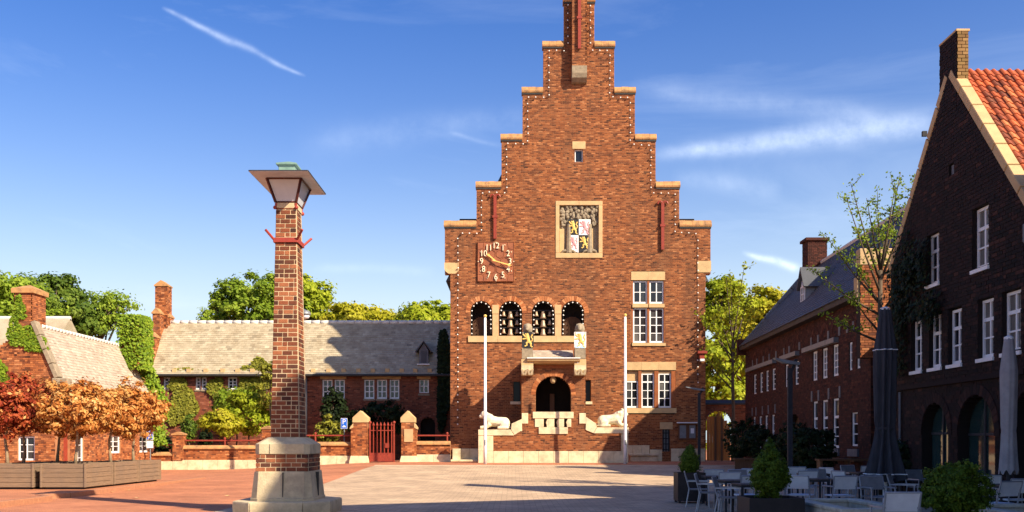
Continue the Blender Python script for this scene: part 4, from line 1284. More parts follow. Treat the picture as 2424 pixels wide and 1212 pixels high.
mb = MB(); mb.box(dx0 + .2, dx1 - .2, dy - .03, dy - .004, dz0 + .05, dz1 - .05); mb.box(dxc - .03, dxc + .03, dy - .05, dy - .031, dz0 + .05, dz1 - .05); mb.build('dormer_shutter', m_slated, wing)
mb = MB(); mb.box(dx0 - .05, dx1 + .05, dy - .2, dy + .1, dz0 - .1, dz0 - .03); mb.build('dormer_sill', m_paint, wing)
# stepped verge with chimney at the left end
vx = wx(345)
mbk, mbm = MB(), MB()
def pinn(px0, px1, ytop, ybot, Yc, depth=.8):
    s_ = F / Yc
    x0, x1 = (px0 - CX) / s_, (px1 - CX) / s_
    f = Fr((0, Yc, 0), (1, 0, 0), (0, -1, 0)); zt, zb = EYE + (HY - ytop) / s_, EYE + (HY - ybot) / s_
    brickwall(f, lambda v: [(x0, x1)], zb, zt - .35, [], wing, mbk, mbm, thick=depth)
    f2 = Fr((x1, Yc, 0), (0, 1, 0), (1, 0, 0)); brickwall(f2, lambda v: [(0, depth)], zb, zt - .35, [], wing, mbk, mbm, thick=.1)
    mb = MB(); xc = (x0 + x1) / 2
    mb.prism([(x0 - .06, 0, zt - .35), (xc, 0, zt), (x1 + .06, 0, zt - .35), (x1 + .06, 0, zt - .43), (x0 - .06, 0, zt - .43)], (0, Yc - .08, 0), (0, Yc + depth + .06, 0))
    mb.build('pinnacle_cap', m_cap, wing)
pinn(367, 396, 663, 800, WY + 2.4, .9)
pinn(361, 378, 728, 830, WY + 1.6, .8)
pinn(385, 402, 737, 790, WY + 2.6, .8)
pinn(344, 366, 783, 872, WY + .5, .9)
pinn(338, 356, 820, 900, WY - .3, .8)
mbk.build('brick_facing', m_brick_g, wing, kind='stuff'); mbm.build('gable_chimney', m_mortar_t, wing)

# ================================================================== COTTAGE (far left)
cot = thing('cottage', 'steep slate roofed brick cottage behind the timber planters', 'building', (-22, 45, 0))
CR, CE, CW = -21.8, -20.7, -25.2
CZ, CZE = 6.95, 4.55
N0, N1 = 45.0, 57.0
CF = Fr((0, N0, 0), (1, 0, 0), (0, -1, 0))
def cot_out(v):
    if v < CZE: return [(CW, CE)]
    t = (v - CZE) / (CZ - CZE)
    if t >= 1: return []
    return [(CW + (CR - CW) * t, CE + (CR - CE) * t)]
mbk, mbm = MB(), MB()
brickwall(CF, cot_out, 0, CZ - .02, [('r', XP(42, N0), XP(82, N0), .75, 1.85)], cot, mbk, mbm, course=.085, blen=.24, thick=.3)
CS = Fr((CE, N0 + .3, 0), (0, 1, 0), (1, 0, 0))
def cy_(px): return CE * F / (px - CX) - N0 - .3
sw_ = [(178, 199, 0.1, 2.15), (258, 286, 1.0, 1.95), (150, 165, .1, 2.1), (330, 352, 1.0, 1.95)]
brickwall(CS, lambda v: [(0, N1 - N0 - .3)], 0, CZE, [('r', cy_(a), cy_(b), c, d) for a, b, c, d in sw_], cot, mbk, mbm, course=.085, blen=.24, thick=.3)
mbk.build('brick_facing', m_brick_g, cot, kind='stuff'); mbm.build('wall', m_mortar_t, cot)
window(CF, XP(42, N0), XP(82, N0), .75, 1.85, .08, 2, 3, cot, fw=.07)
for (a, b, c, d) in sw_:
    if b - a > 20 or c > .5:
        window(CS, cy_(a), cy_(b), c, d, .08, 2, 3, cot, fw=.09)
    else:
        part_box(CS, 'door', m_red, cot, cy_(a), cy_(b), c, d, -.2, -.1)
mb = MB(); mb.box(CW + .35, CE - .35, N0 + .5, N1 - .4, 0, CZE - .1); mb.build('inner_wall', m_dark, cot)
# roof east slope
ang = Vector((CR - (CE + .22), 0, CZ - (CZE - .45))); 
base = Vector((CE + .22, N0 + .25, CZE - .45)); U2 = N1 - N0 - .2
sl2 = ang.length; up2 = ang.normalized(); n2 = Vector((up2.z, 0, -up2.x))
mb = MB(); mb.prism([(CE + .2, 0, CZE - .47), (CR, 0, CZ - .01), (CW - .1, 0, CZE - .1)], (0, N0 + .31, 0), (0, N1 - .02, 0)); mb.build('roof', m_gutter, cot)
mb = MB(); slates(Fr(base, (0, 1, 0), n2, up2), U2, sl2, mb, .27, .155, .025); mb.build('roof_slates', m_slate2, cot, kind='stuff')
for k in range(30):
    a = N0 + .9 + k * (N1 - N0 - 1.4) / 30; b = N0 + .9 + (k + 1) * (N1 - N0 - 1.4) / 30
    mb = MB(); mb.smooth = True; mb.tube([(CR, a + .008, CZ), (CR, b - .008, CZ)], .11, 8); mb.build('ridge_tile', m_ridge, cot)
mb = MB(); mb.tube([(CE + .27, N0 + .3, CZE - .5), (CE + .27, N1, CZE - .5)], .07, 8); mb.build('gutter', m_stone, cot)
# verge stones, kneeler
vg = Vector((CE + .12, N0, CZE - .05)); vt = Vector((CR + .12, N0, CZ + .12))
vd = (vt - vg); 
for k in range(4):
    a = vg + vd * (k / 4 + .004); b = vg + vd * ((k + 1) / 4 - .004)
    pw = Vector((vd.z, 0, -vd.x)).normalized()
    mb = MB(); mb.prism([a - pw * .12, b - pw * .12, b + pw * .10, a + pw * .10], (0, -.14, 0), (0, .34, 0)); mb.build('verge_stone', m_darkst, cot, bevel=.02)
mb = MB(); mb.box(CE - .12, CE + .62, N0 - .16, N0 + .34, CZE - .42, CZE - .06); mb.build('kneeler_stone', m_darkst, cot, bevel=.05)
# chimney
def chimney(owner, x0, x1, y0, y1, z0, z1, mb_, mm_, cap, cov=.1, mcap=m_cap, pk=.25):
    for f, w in ((Fr((0, y0, 0), (1, 0, 0), (0, -1, 0)), (x0, x1)), (Fr((x1, 0, 0), (0, 1, 0), (1, 0, 0)), (y0, y1)), (Fr((x0, 0, 0), (0, 1, 0), (-1, 0, 0)), (y0, y1))):
        brickwall(f, lambda v: [w], z0, z1, [], owner, mb_, mm_, course=.085, blen=.22, thick=.12)
    m = MB(); m.box(x0 - cov, x1 + cov, y0 - cov, y1 + cov, z1, z1 + cap * .6)
    xm, ym = (x0 + x1) / 2, (y0 + y1) / 2
    c = [(x0 - cov, y0 - cov, z1 + cap * .6), (x1 + cov, y0 - cov, z1 + cap * .6), (x1 + cov, y1 + cov, z1 + cap * .6), (x0 - cov, y1 + cov, z1 + cap * .6), (xm, ym, z1 + cap * .6 + pk)]
    m.add(c, [(0, 1, 4), (1, 2, 4), (2, 3, 4), (3, 0, 4)])
    m.build('chimney_cap', mcap, owner)
for (ca, cb, cc_, cd, ce, cf, cg) in ((-22.55, -21.75, N0 - .02, N0 + 1.3, CZ - 1.0, 8.35, .35), (-21.75, -20.65, N1 - 1.9, N1 - .7, CZ - 1.2, 8.0, .3)):
    mbk, mbm = MB(), MB()
    chimney(cot, ca, cb, cc_, cd, ce, cf, mbk, mbm, cg)
    mbk.build('brick_facing', m_brick_g, cot, kind='stuff'); mbm.build('chimney', m_mortar_t, cot)
#chimney(cot, -22.55, -21.75, N0 - .02, N0 + 1.3, CZ - 1.0, 8.35, mbk, mbm, .35)
# cross roof behind
mb = MB(); mb.prism([(0, 49, 6.0), (0, 51.5, 8.0), (0, 54, 6.0)], (-34, 0, 0), (-22.9, 0, 0)); mb.build('cross_roof', m_slate, cot)
mb = MB(); mb.tube([(-34, 51.5, 8.0), (-22.9, 51.5, 8.0)], .12, 8); mb.build('cross_ridge', m_ridge, cot)
mb = MB(); mb.box(-34, -23, 49.2, 53.8, 0, 6.0); mb.build('cross_wall', m_mortar_w, cot)

# ivy ----------------------------------------------------------------
def ivy_on(fr, blobs, n, size, m, name, label, thick=.12, cat='ivy'):
    pos, nr = [], []
    tot = sum(b[2] * b[3] for b in blobs)
    for (u, v, a, b) in blobs:
        k = int(n * a * b / tot)
        t = nrg.uniform(0, 2 * math.pi, k); q = np.sqrt(nrg.uniform(0, 1, k)) * (1 + .25 * np.sin(3 * t + u))
        uu = u + np.cos(t) * q * a; vv = v + np.sin(t) * q * b; dd = nrg.uniform(.02, thick, k)
        pos.append(np.array(fr.o) + uu[:, None] * np.array(fr.u) + vv[:, None] * np.array(fr.w) + dd[:, None] * np.array(fr.n))
    pos = np.concatenate(pos)
    nrm = np.tile(np.array(fr.n) * .8 + np.array([0, 0, .3]), (len(pos), 1))
    o = link(name, leaf_mesh(name, pos, size, m, nrm, .62))
    return tag(o, label, cat)
ivy_on(CF, [(-21.9, 6.3, .75, .45), (-22.3, 7.6, .28, .55), (-22.5, 6.7, .35, .5), (-21.5, 5.9, .5, .25)], 1900, .075, lf_ivy, 'ivy', 'ivy patch climbing the near chimney and gable of the cottage')
ivy_on(CF, [(-23.3, 4.3, .6, .6), (-23.2, 4.9, .3, .4)], 900, .08, lf_ivy, 'ivy', 'ivy on the cottage gable wall at the left picture edge')
fe = Fr((CE + .3, N1 - .8, 0), (0, 1, 0), (1, 0, 0))
# ivy over far chimney and verge: volume cloud
pts = []
for k in range(2600):
    f = rng.randrange(3)
    x0, x1, y0, y1 = -21.85, -20.52, N1 - 2.05, N1 - .55
    z = rng.uniform(5.6, 8.45)
    if f == 0: p = (rng.uniform(x0, x1), y0 - rng.uniform(0, .15), z)
    elif f == 1: p = (x1 + rng.uniform(0, .15), rng.uniform(y0, y1), z)
    else: p = (rng.uniform(x0, x1), rng.uniform(y0, y1), 8.45 + rng.uniform(0, .2))
    pts.append(p)
for k in range(2600):
    t = rng.random(); c = Vector((CR + .3, N1 - .5, CZ - .1)).lerp(Vector((CE + .6, N1 + .1, CZE - .9)), t)
    pts.append((c.x + rng.gauss(0, .2), c.y + rng.gauss(-.1, .28), c.z + rng.gauss(.1, .22)))
for k in range(1100):
    pts.append((CE + .5 + rng.gauss(0, .18), N1 + rng.gauss(-.3, .35), rng.uniform(1.4, CZE - .5)))
pts = np.array(pts)
nrm = np.tile(np.array([.5, -.6, .4]), (len(pts), 1))
tag(link('ivy', leaf_mesh('ivy', pts, .10, lf_ivy, nrm, .5)), 'bright ivy smothering the far chimney and gable end of the cottage', 'ivy')
wv = lambda a, b, c, d: (wx((a + b) / 2), wz((c + d) / 2), (wx(b) - wx(a)) / 2, (wz(d) - wz(c)) / 2)
ivy_on(WFR, [wv(398, 455, 1010, 930), wv(420, 470, 985, 925), wv(400, 440, 925, 880), wv(495, 530, 950, 890), wv(560, 645, 935, 870), wv(380, 500, 893, 874), wv(590, 650, 900, 850)], 6500, .11, lf_ivyo, 'ivy', 'olive ivy spread over the sunlit left half of the wing wall', .2)
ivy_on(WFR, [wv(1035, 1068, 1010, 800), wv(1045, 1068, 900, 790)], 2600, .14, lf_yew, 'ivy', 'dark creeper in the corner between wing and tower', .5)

# ================================================================== GARDEN WALL, GATE
GY = 57.0
def gx(px): return XP(px, GY)
def gzv(py): return ZP(py, GY)
GFR = Fr((0, GY, 0), (1, 0, 0), (0, -1, 0))
def garden_segment(label, px0, px1, cap_top, base_top, pier=None):
    t = thing('garden_wall', label, 'wall', (gx((px0 + px1) / 2), GY, gz(gx((px0 + px1) / 2), GY)), group='garden walls')
    mbk, mbm = MB(), MB()
    zg = gz(gx(px1), GY) - .3
    brickwall(GFR, lambda v: [(gx(px0), gx(px1))], gzv(base_top), gzv(cap_top + 9), [], t, mbk, mbm, course=.095, thick=.4)
    if pier:
        a, b, top = pier
        f = Fr((0, GY - .12, 0), (1, 0, 0), (0, -1, 0))
        brickwall(f, lambda v: [(gx(a), gx(b))], gzv(base_top), gzv(top + 8), [], t, mbk, mbm, course=.095, thick=.6)
        f2 = Fr((gx(b), GY - .12, 0), (0, 1, 0), (1, 0, 0))
        brickwall(f2, lambda v: [(0, .6)], gzv(base_top), gzv(top + 8), [], t, mbk, mbm, course=.095, thick=.1)
        mb = MB(); f.poly(mb, [(gx(a) - .06, gzv(top + 8)), (gx(b) + .06, gzv(top + 8)), (gx(b) + .06, gzv(top + 5)), (gx((a + b) / 2), gzv(top)), (gx(a) - .06, gzv(top + 5))], -.66, .06); mb.build('pier_cap', m_cap, t)
    mbk.build('brick_facing', m_brick_g, t, kind='stuff'); mbm.build('wall_core', m_mortar_t, t)
    n = max(2, round((gx(px1) - gx(px0)) / .9))
    for k in range(n):
        a, b = gx(px0) + (gx(px1) - gx(px0)) * k / n, gx(px0) + (gx(px1) - gx(px0)) * (k + 1) / n
        z0, z1 = gzv(cap_top + 9), gzv(cap_top)
        mb = MB(); mb.prism([(0, GY - .1, z0), (0, GY - .1, z0 + .07), (0, GY + .08, z1), (0, GY + .32, z1), (0, GY + .5, z0 + .07), (0, GY + .5, z0)], (a + .004, 0, 0), (b - .004, 0, 0))
        mb.build('coping_stone', m_cap, t)
        part_box(GFR, 'base_stone', m_white, t, a + .004, b - .004, zg, gzv(base_top), -.35, .07 + rng.uniform(-.004, .004), bevel=.012)
    return t
def rail(t, px0, px1, py, posts):
    mb = MB(); mb.tube([(gx(px0), GY + .2, gzv(py)), (gx(px1), GY + .2, gzv(py))], .045, 8); mb.build('rail', m_red, t)
    for (p, y1) in posts:
        mb = MB(); mb.tube([(gx(p), GY + .2, gzv(y1) - .1), (gx(p), GY + .2, gzv(py - 4))], .05, 8); mb.ball((gx(p), GY + .2, gzv(py - 5)), .08, 8, 5); mb.build('rail_post', m_red, t)
t = garden_segment('low garden wall behind the timber planters', 215, 409, 1070, 1092)
rail(t, 225, 405, 1053, [(228, 1070), (320, 1070)])
t = garden_segment('low garden wall between the ivied cottage and the brick lamp column', 409, 622, 1054, 1089, (410, 434, 1022))
rail(t, 436, 620, 1043, [(530, 1054)])
t = garden_segment('low garden wall running from the lamp column to the gate', 622, 832, 1046, 1079, (621, 645, 1008))
rail(t, 646, 828, 1031, [(745, 1046)])
t = garden_segment('short garden wall between the gate and the tower', 986, 1066, 1044, 1076)
rail(t, 987, 1064, 1031, [(1058, 1044)])
for (a, b, sh, lab, side) in ((832, 871, 1, 'brick gate pier with pointed stone cap left of the red gate', -1), (951, 986, 1, 'brick gate pier with pointed stone cap and plaque right of the red gate', 1)):
    t = thing('gate_pier', lab, 'gate pier', (gx((a + b) / 2), GY, gz(gx(a), GY)), group='gate piers')
    f = Fr((0, GY - .25, 0), (1, 0, 0), (0, -1, 0))
    mbk, mbm = MB(), MB()
    main = (a + 6, b) if side < 0 else (a, b - 5)
    def po(v):
        py = HY - (v - EYE) * F / GY
        if py < 1010: return [(gx(main[0]), gx(main[1]))]
        return [(gx(a), gx(b))]
    brickwall(f, po, gzv(1079), gzv(1001), [], t, mbk, mbm, course=.095, thick=.8)
    for xx, s in ((gx(b), 1), (gx(a), -1)):
        brickwall(Fr((xx, GY - .25, 0), (0, 1, 0), (s, 0, 0)), lambda v: [(0, .8)], gzv(1079), gzv(1012), [], t, mbk, mbm, course=.095, thick=.1)
    mbk.build('brick_facing', m_brick_g, t, kind='stuff'); mbm.build('pier_core', m_mortar_t, t)
    mb = MB(); f.poly(mb, [(gx(main[0]) - .05, gzv(1000.5)), (gx(main[1]) + .05, gzv(1000.5)), (gx(main[1]) + .05, gzv(989)), (gx((main[0] + main[1]) / 2), gzv(972)), (gx(main[0]) - .05, gzv(989))], -.85, .05); mb.build('cap_stone', m_stone, t, bevel=.015)
    mb = MB(); s0 = main[0] if side < 0 else main[1]
    e = a - 2 if side < 0 else b + 2
    f.poly(mb, [(gx(s0), gzv(1012)), (gx(s0), gzv(1002)), (gx(e), gzv(1012)), (gx(e), gzv(1016))], -.82, .04); mb.build('shoulder_stone', m_stone, t)
    mb = MB(); f.poly(mb, [(gx(a - 5), .1), (gx(b + 5), .1), (gx(b + 3), gzv(1090)), (gx(b), gzv(1079)), (gx(a), gzv(1079)), (gx(a - 3), gzv(1090))], -.85, .1); mb.build('base_stone', m_white, t, bevel=.015)
    if side > 0: part_box(f, 'plaque', m_stone, t, gx(958), gx(979), gzv(1046), gzv(1016), 0, .05)
gate = thing('gate', 'red iron gate with spear topped bars between two brick piers', 'gate', (gx(910), GY, .4))
f = Fr((0, GY, 0), (1, 0, 0), (0, -1, 0))
zgate = gz(gx(905), GY)
part_box(f, 'lower_panel', m_red, gate, gx(876), gx(934), zgate + .04, gzv(1074), -.02, .02)
for (p) in (876, 933):
    mb = MB(); mb.box(gx(p) - .04, gx(p) + .04, GY - .05, GY + .05, zgate, gzv(1002)); mb.ball((gx(p), GY, gzv(1000)), .09, 8, 5); mb.build('gate_stile', m_red, gate)
for k in range(6):
    x = gx(884 + k * 8.6)
    mb = MB(); mb.tube([(x, GY, gzv(1076)), (x, GY, gzv(1010))], .036, 6); mb.lathe([(.02, 0), (.075, .08), (.05, .16), (.005, .27)], (x, GY, gzv(1010)), 6); mb.build('bar', m_red, gate)
for py in (1019, 1073):
    mb = MB(); mb.box(gx(876), gx(934), GY - .03, GY + .03, gzv(py + 1), gzv(py - 1)); mb.build('crossbar', m_red, gate)
mb = MB(); mb.box(gx(912), gx(921), GY - .07, GY + .05, gzv(1060), gzv(1049)); mb.build('lock_box', m_red, gate)

# parking signs
def psign(label, px, Y, ytop, ybot, w, sub):
    x = XP(px, Y); t = thing('parking_sign', label, 'sign', (x, Y, gz(x, Y)), group='parking signs')
    mb = MB(); mb.tube([(x, Y + .05, gz(x, Y) - .1), (x, Y + .05, ZP(ytop, Y))], .035, 8); mb.build('post', m_grey, t)
    z0, z1 = ZP(ybot, Y), ZP(ytop, Y); h = z1 - z0
    mb = MB(); mb.box(x - w / 2, x + w / 2, Y - .015, Y + .01, z0, z1); b = mb.build('board', m_paint, t)
    mb = MB(); mb.box(x - w / 2 + .02, x + w / 2 - .02, Y - .022, Y - .016, z0 + .02, z1 - .02); mb.build('blue_face', m_signb, b)
    link('lettering', text_mesh('P', h * .66, .003, m_paper), b, basis=Matrix.Translation((x, Y - .028, z0 + h * .64)) @ FACE)
    mb = MB(); cz = z0 + h * .2
    mb.box(x - w * .26, x + w * .26, Y - .03, Y - .023, cz - h * .035, cz + h * .04); mb.box(x - w * .15, x + w * .15, Y - .03, Y - .023, cz + h * .045, cz + h * .11)
    for s in (-1, 1): mb.ball((x + s * w * .15, Y - .026, cz - h * .05), (h * .035, .006, h * .035), 8, 4)
    mb.build('car_symbol', m_paper, b)
    if sub:
        mb = MB(); mb.box(x - w / 2, x + w / 2, Y - .015, Y + .01, z0 - .46, z0 - .06); mb.build('white_plate', m_paint, t)
psign('blue parking sign beside the left gate pier', 814.5, 58.6, 990, 1015, .38, False)
psign('blue parking sign with white plate beside the cottage', 355, 55.5, 1019, 1041, .36, True)

# hidden street lamp behind the column
Y = 53.5; x = XP(692, Y)
t = thing('street_lamp', 'tall street lamp with domed head mostly hidden behind the brick lamp column', 'street lamp', (x, Y, gz(x, Y)))
mb = MB(); mb.smooth = True; mb.tube([(x, Y, 0), (x, Y, 4), (x, Y, 8.55)], [.12, .09, .06], 10); mb.build('pole', m_grey, t)
mb = MB(); mb.tube([(x, Y, 8.5), (x + .3, Y, 8.72), (XP(722, Y), Y, 8.72)], .04, 8); mb.build('arm', m_grey, t)
mb = MB(); mb.smooth = True; mb.lathe([(.05, .22), (.22, .16), (.33, .0), (.3, -.08)], (XP(722, Y), Y, 8.5), 14); mb.build('head', m_grey, t)
mb = MB(); mb.smooth = True; mb.lathe([(.28, -.08), (.2, -.24), (.05, -.3)], (XP(722, Y), Y, 8.5), 14); mb.build('lens', m_lglass, t)

# ================================================================== BRICK LAMP COLUMN
LY, LX = 22.55, XP(684, 22.55)
lamp = thing('lamp_column', 'tall tapering brick lamp column with square hooded lantern and stone base', 'lamp column', (LX, LY, 0))
def ring(w, d, ch):
    return [(-w / 2 + ch, -d / 2), (w / 2 - ch, -d / 2), (w / 2, -d / 2 + ch), (w / 2, d / 2 - ch), (w / 2 - ch, d / 2), (-w / 2 + ch, d / 2), (-w / 2, d / 2 - ch), (-w / 2, -d / 2 + ch)]
def loft(mb, secs):
    n = 8; vs = []
    for (w, d, ch, z) in secs:
        vs += [(LX + a, LY + b, z) for a, b in ring(w, d, ch)]
    fs = [tuple(range(n - 1, -1, -1)), tuple((len(secs) - 1) * n + k for k in range(n))]
    for i in range(len(secs) - 1):
        for k in range(n): fs.append((i * n + k, i * n + (k + 1) % n, (i + 1) * n + (k + 1) % n, (i + 1) * n + k))
    mb.add(vs, fs)
# slab of stones: wedge segments around
def slab_segment(a0, a1, w, d, ch, z0, z1, inw, ind):
    pass
segs = ring(2.16, 2.5, .5); ins = ring(1.2, 1.5, .3)
for k in range(8):
    a, b = Vector((*segs[k], 0)), Vector((*segs[(k + 1) % 8], 0)); c, d = Vector((*ins[(k + 1) % 8], 0)), Vector((*ins[k], 0))
    nseg = 2 if (a - b).length > 1.3 else 1
    for j in range(nseg):
        p0, p1 = a.lerp(b, j / nseg), a.lerp(b, (j + 1) / nseg); q0, q1 = d.lerp(c, j / nseg), d.lerp(c, (j + 1) / nseg)
        e = (p1 - p0).normalized() * .006
        mb = MB()
        o = Vector((LX, LY, 0)); cen = (p0 + p1 + q0 + q1) / 4
        sec = []
        for (z, s) in ((-.05, .93), (.07, .985), (.15, 1.0), (.25, 1.0), (.30, .975)):
            sec.append([o + (q0 + (p0 - q0) * s) + e + Vector((0, 0, z)), o + (q0 + (p1 - q0) * 1.0 if False else q1 + (p1 - q1) * s) - e + Vector((0, 0, z)), o + q1 - e + Vector((0, 0, z)), o + q0 + e + Vector((0, 0, z))])
        vs = [v for s_ in sec for v in s_]
        fs = [(3, 2, 1, 0), (16, 17, 18, 19)] + [(i * 4 + k_, i * 4 + (k_ + 1) % 4, (i + 1) * 4 + (k_ + 1) % 4, (i + 1) * 4 + k_) for i in range(4) for k_ in range(4)]
        mb.add(vs, fs); mb.build('slab_stone', m_lampst, lamp, bevel=.012)
mb = MB(); loft(mb, [(1.4, 1.75, .2, .28), (1.4, 1.75, .2, .36), (1.38, 1.7, .2, .37)]); mb.build('footing', m_lampst, lamp)
mb = MB(); loft(mb, [(1.36, 1.66, .16, .372), (1.24, 1.52, .12, .93), (1.22, 1.5, .11, .945)]); core = mb.build('base_stone', m_lampst, lamp)
mb = MB()
for (a, b) in ((.02, .02),):
    mb.box(LX + .04, LX + .055, LY - .835, LY - .7, .39, .93)
    mb.box(LX + .58, LX + .70, LY - .1, LY - .085, .39, .93)
mb.build('stone_joint', m_gutter, lamp)
mb = MB(); loft(mb, [(1.145, 1.415, .06, .946), (1.145, 1.415, .06, 1.335)]); mb.build('mortar_band', m_mortar_l, lamp)
mb = MB(); loft(mb, [(1.2, 1.46, .11, 1.336), (1.2, 1.46, .11, 1.55), (.74, .98, .05, 1.70)]); mb.build('cap_stone', m_lampst, lamp)
mb = MB(); mb.box(LX - .27, LX - .258, LY - .735, LY - .6, 1.34, 1.55); mb.build('stone_joint', m_gutter, lamp)
ub = bmesh.new(); bmesh.ops.create_cube(ub, size=1); 
bmesh.ops.bevel(ub, geom=list(ub.edges), offset=.035, segments=1, affect='EDGES')
ubm = bpy.data.meshes.new('brick'); ub.to_mesh(ubm); ub.free(); ubm.materials.append(m_brick_l)
lrest = MB()
def lamp_face(z0, z1, W0, D0, W1, D1, zz0, zz1, k, cseg, base):
    """one course on 4 sides; W/D at bottom zz0 and top zz1"""
    zc = (z0 + z1) / 2; t = (zc - zz0) / (zz1 - zz0)
    w, d = W0 + (W1 - W0) * t, D0 + (D1 - D0) * t
    tx_ = (W0 - W1) / 2 / (zz1 - zz0); ty_ = (D0 - D1) / 2 / (zz1 - zz0)
    bl = .225; th_ = .11; j = .018
    def lay(L, off):
        out = []; p = 0.0
        first = bl * (.5 if off else 1.0)
        x = first
        cuts = [0.0]
        while x < L - .05: cuts.append(x); x += bl if rng.random() > .12 else bl * .5
        cuts.append(L)
        return list(zip(cuts[:-1], cuts[1:]))
    h = z1 - z0 - j
    for face in range(4):
        L = w if face in (0, 2) else d - 2 * th_
        for (a, b) in lay(L, (k + face) % 2):
            c = (a + b) / 2 - L / 2; bw = b - a - j
            pr = rng.uniform(-.004, .006)
            if face == 0: M_ = Matrix.Translation((LX + c, LY - d / 2 + th_ / 2 - pr, zc)) @ Matrix.Rotation(-math.atan(ty_), 4, 'X') @ Matrix.Diagonal((bw, th_, h, 1))
            elif face == 1: M_ = Matrix.Translation((LX + w / 2 - th_ / 2 + pr, LY + c, zc)) @ Matrix.Rotation(-math.atan(tx_), 4, 'Y') @ Matrix.Diagonal((th_, bw, h, 1))
            elif face == 2: M_ = Matrix.Translation((LX + c, LY + d / 2 - th_ / 2 + pr, zc)) @ Matrix.Diagonal((bw, th_, h, 1))
            else: M_ = Matrix.Translation((LX - w / 2 + th_ / 2 - pr, LY + c, zc)) @ Matrix.Diagonal((th_, bw, h, 1))
            if face < 2:
                link('brick', ubm, lamp, basis=M_)
            else:
                cc = [M_ @ Vector(q) for q in ((-.5, -.5, -.5), (.5, -.5, -.5), (.5, -.5, .5), (-.5, -.5, .5), (-.5, .5, -.5), (.5, .5, -.5), (.5, .5, .5), (-.5, .5, .5))]
                lrest.hexa(cc, rng.random())
nb_ = 4
for k in range(nb_): lamp_face(.946 + k * .0972, .946 + (k + 1) * .0972, 1.16, 1.43, 1.16, 1.43, .946, 1.335, k, 0, True)
nc = 51; CZ0, CZ1 = 1.70, 6.90
for k in range(nc): lamp_face(CZ0 + k * (CZ1 - CZ0) / nc, CZ0 + (k + 1) * (CZ1 - CZ0) / nc, .64, .86, .455, .62, CZ0, CZ1, k, 0, False)
lrest.build('brick_rest', m_brick_ls, lamp, kind='stuff')
mb = MB(); loft(mb, [(.625, .845, .01, 1.69), (.44, .605, .01, 6.9), (.44, .605, .01, 7.0)]); mb.build('mortar_core', m_mortar_l, lamp)
# iron band with arms
zb = ZP(570, 22.3); w, d = .50, .68
mb = MB(); loft(mb, [(w + .05, d + .05, .01, zb - .05), (w + .05, d + .05, .01, zb + .05)]); mb.build('iron_band', m_redb, lamp)
for (sx, sy) in ((-1, -1), (1, -1), (1, 1), (-1, 1)):
    mb = MB(); p = Vector((LX + sx * w / 2, LY + sy * d / 2, zb)); mb.tube([p, p + Vector((sx * .16, sy * .16, .20))], .028, 6); mb.build('band_arm', m_redb, lamp)
# lantern
LB, LT = 6.97, 7.46
mb = MB(); loft(mb, [(.47, .64, .01, 6.84), (.47, .64, .01, 6.97)]); mb.build('lantern_seat', m_mortar_l, lamp)
bw0, bd0, bw1, bd1 = .44, .60, .74, 1.0
mb = MB(); loft(mb, [(bw0, bd0, .004, LB), (bw1, bd1, .004, LT)]); mb.build('lantern_glass', m_lglass, lamp)
def corner(t, sx, sy, o=.0): return Vector((LX + sx * ((bw0 + (bw1 - bw0) * t) / 2 + o), LY + sy * ((bd0 + (bd1 - bd0) * t) / 2 + o), LB + (LT - LB) * t))
cs = [(-1, -1), (1, -1), (1, 1), (-1, 1)]
for i in range(4):
    mb = MB(); mb.tube([corner(0, *cs[i], .01), corner(1, *cs[i], .01)], .032, 4); mb.build('lantern_post', m_lantfr, lamp)
    for t in (0.0, 1.0):
        mb = MB(); mb.tube([corner(t, *cs[i], .008), corner(t, *cs[(i + 1) % 4], .008)], .028, 4); mb.build('lantern_rail', m_lantfr, lamp)
    mb = MB(); mb.tube([corner(0, *cs[i], .0) + Vector((0, 0, -.02)), corner(0, *cs[i], -.02) + Vector((0, 0, -.14))], .035, 6); mb.ball(corner(0, *cs[i], .02) + Vector((0, 0, -.12)), .045, 8, 5); mb.build('lantern_foot', m_redb, lamp)
mb = MB(); loft(mb, [(1.27, 2.05, .02, LT + .005), (1.29, 2.07, .02, LT + .012), (1.29, 2.07, .02, LT + .035), (.34, .5, .01, LT + .22)]); mb.build('hood', m_hood, lamp)
mb = MB(); loft(mb, [(1.30, 2.08, .02, LT + .013), (1.30, 2.08, .02, LT + .034)]); mb.build('hood_edge', m_iron, lamp)
mb = MB(); loft(mb, [(.36, .5, .01, LT + .2), (.36, .5, .01, LT + .36), (.46, .6, .01, LT + .37), (.46, .6, .01, LT + .40), (.05, .06, .01, LT + .50)]); mb.build('vent_cap', m_verdi, lamp)

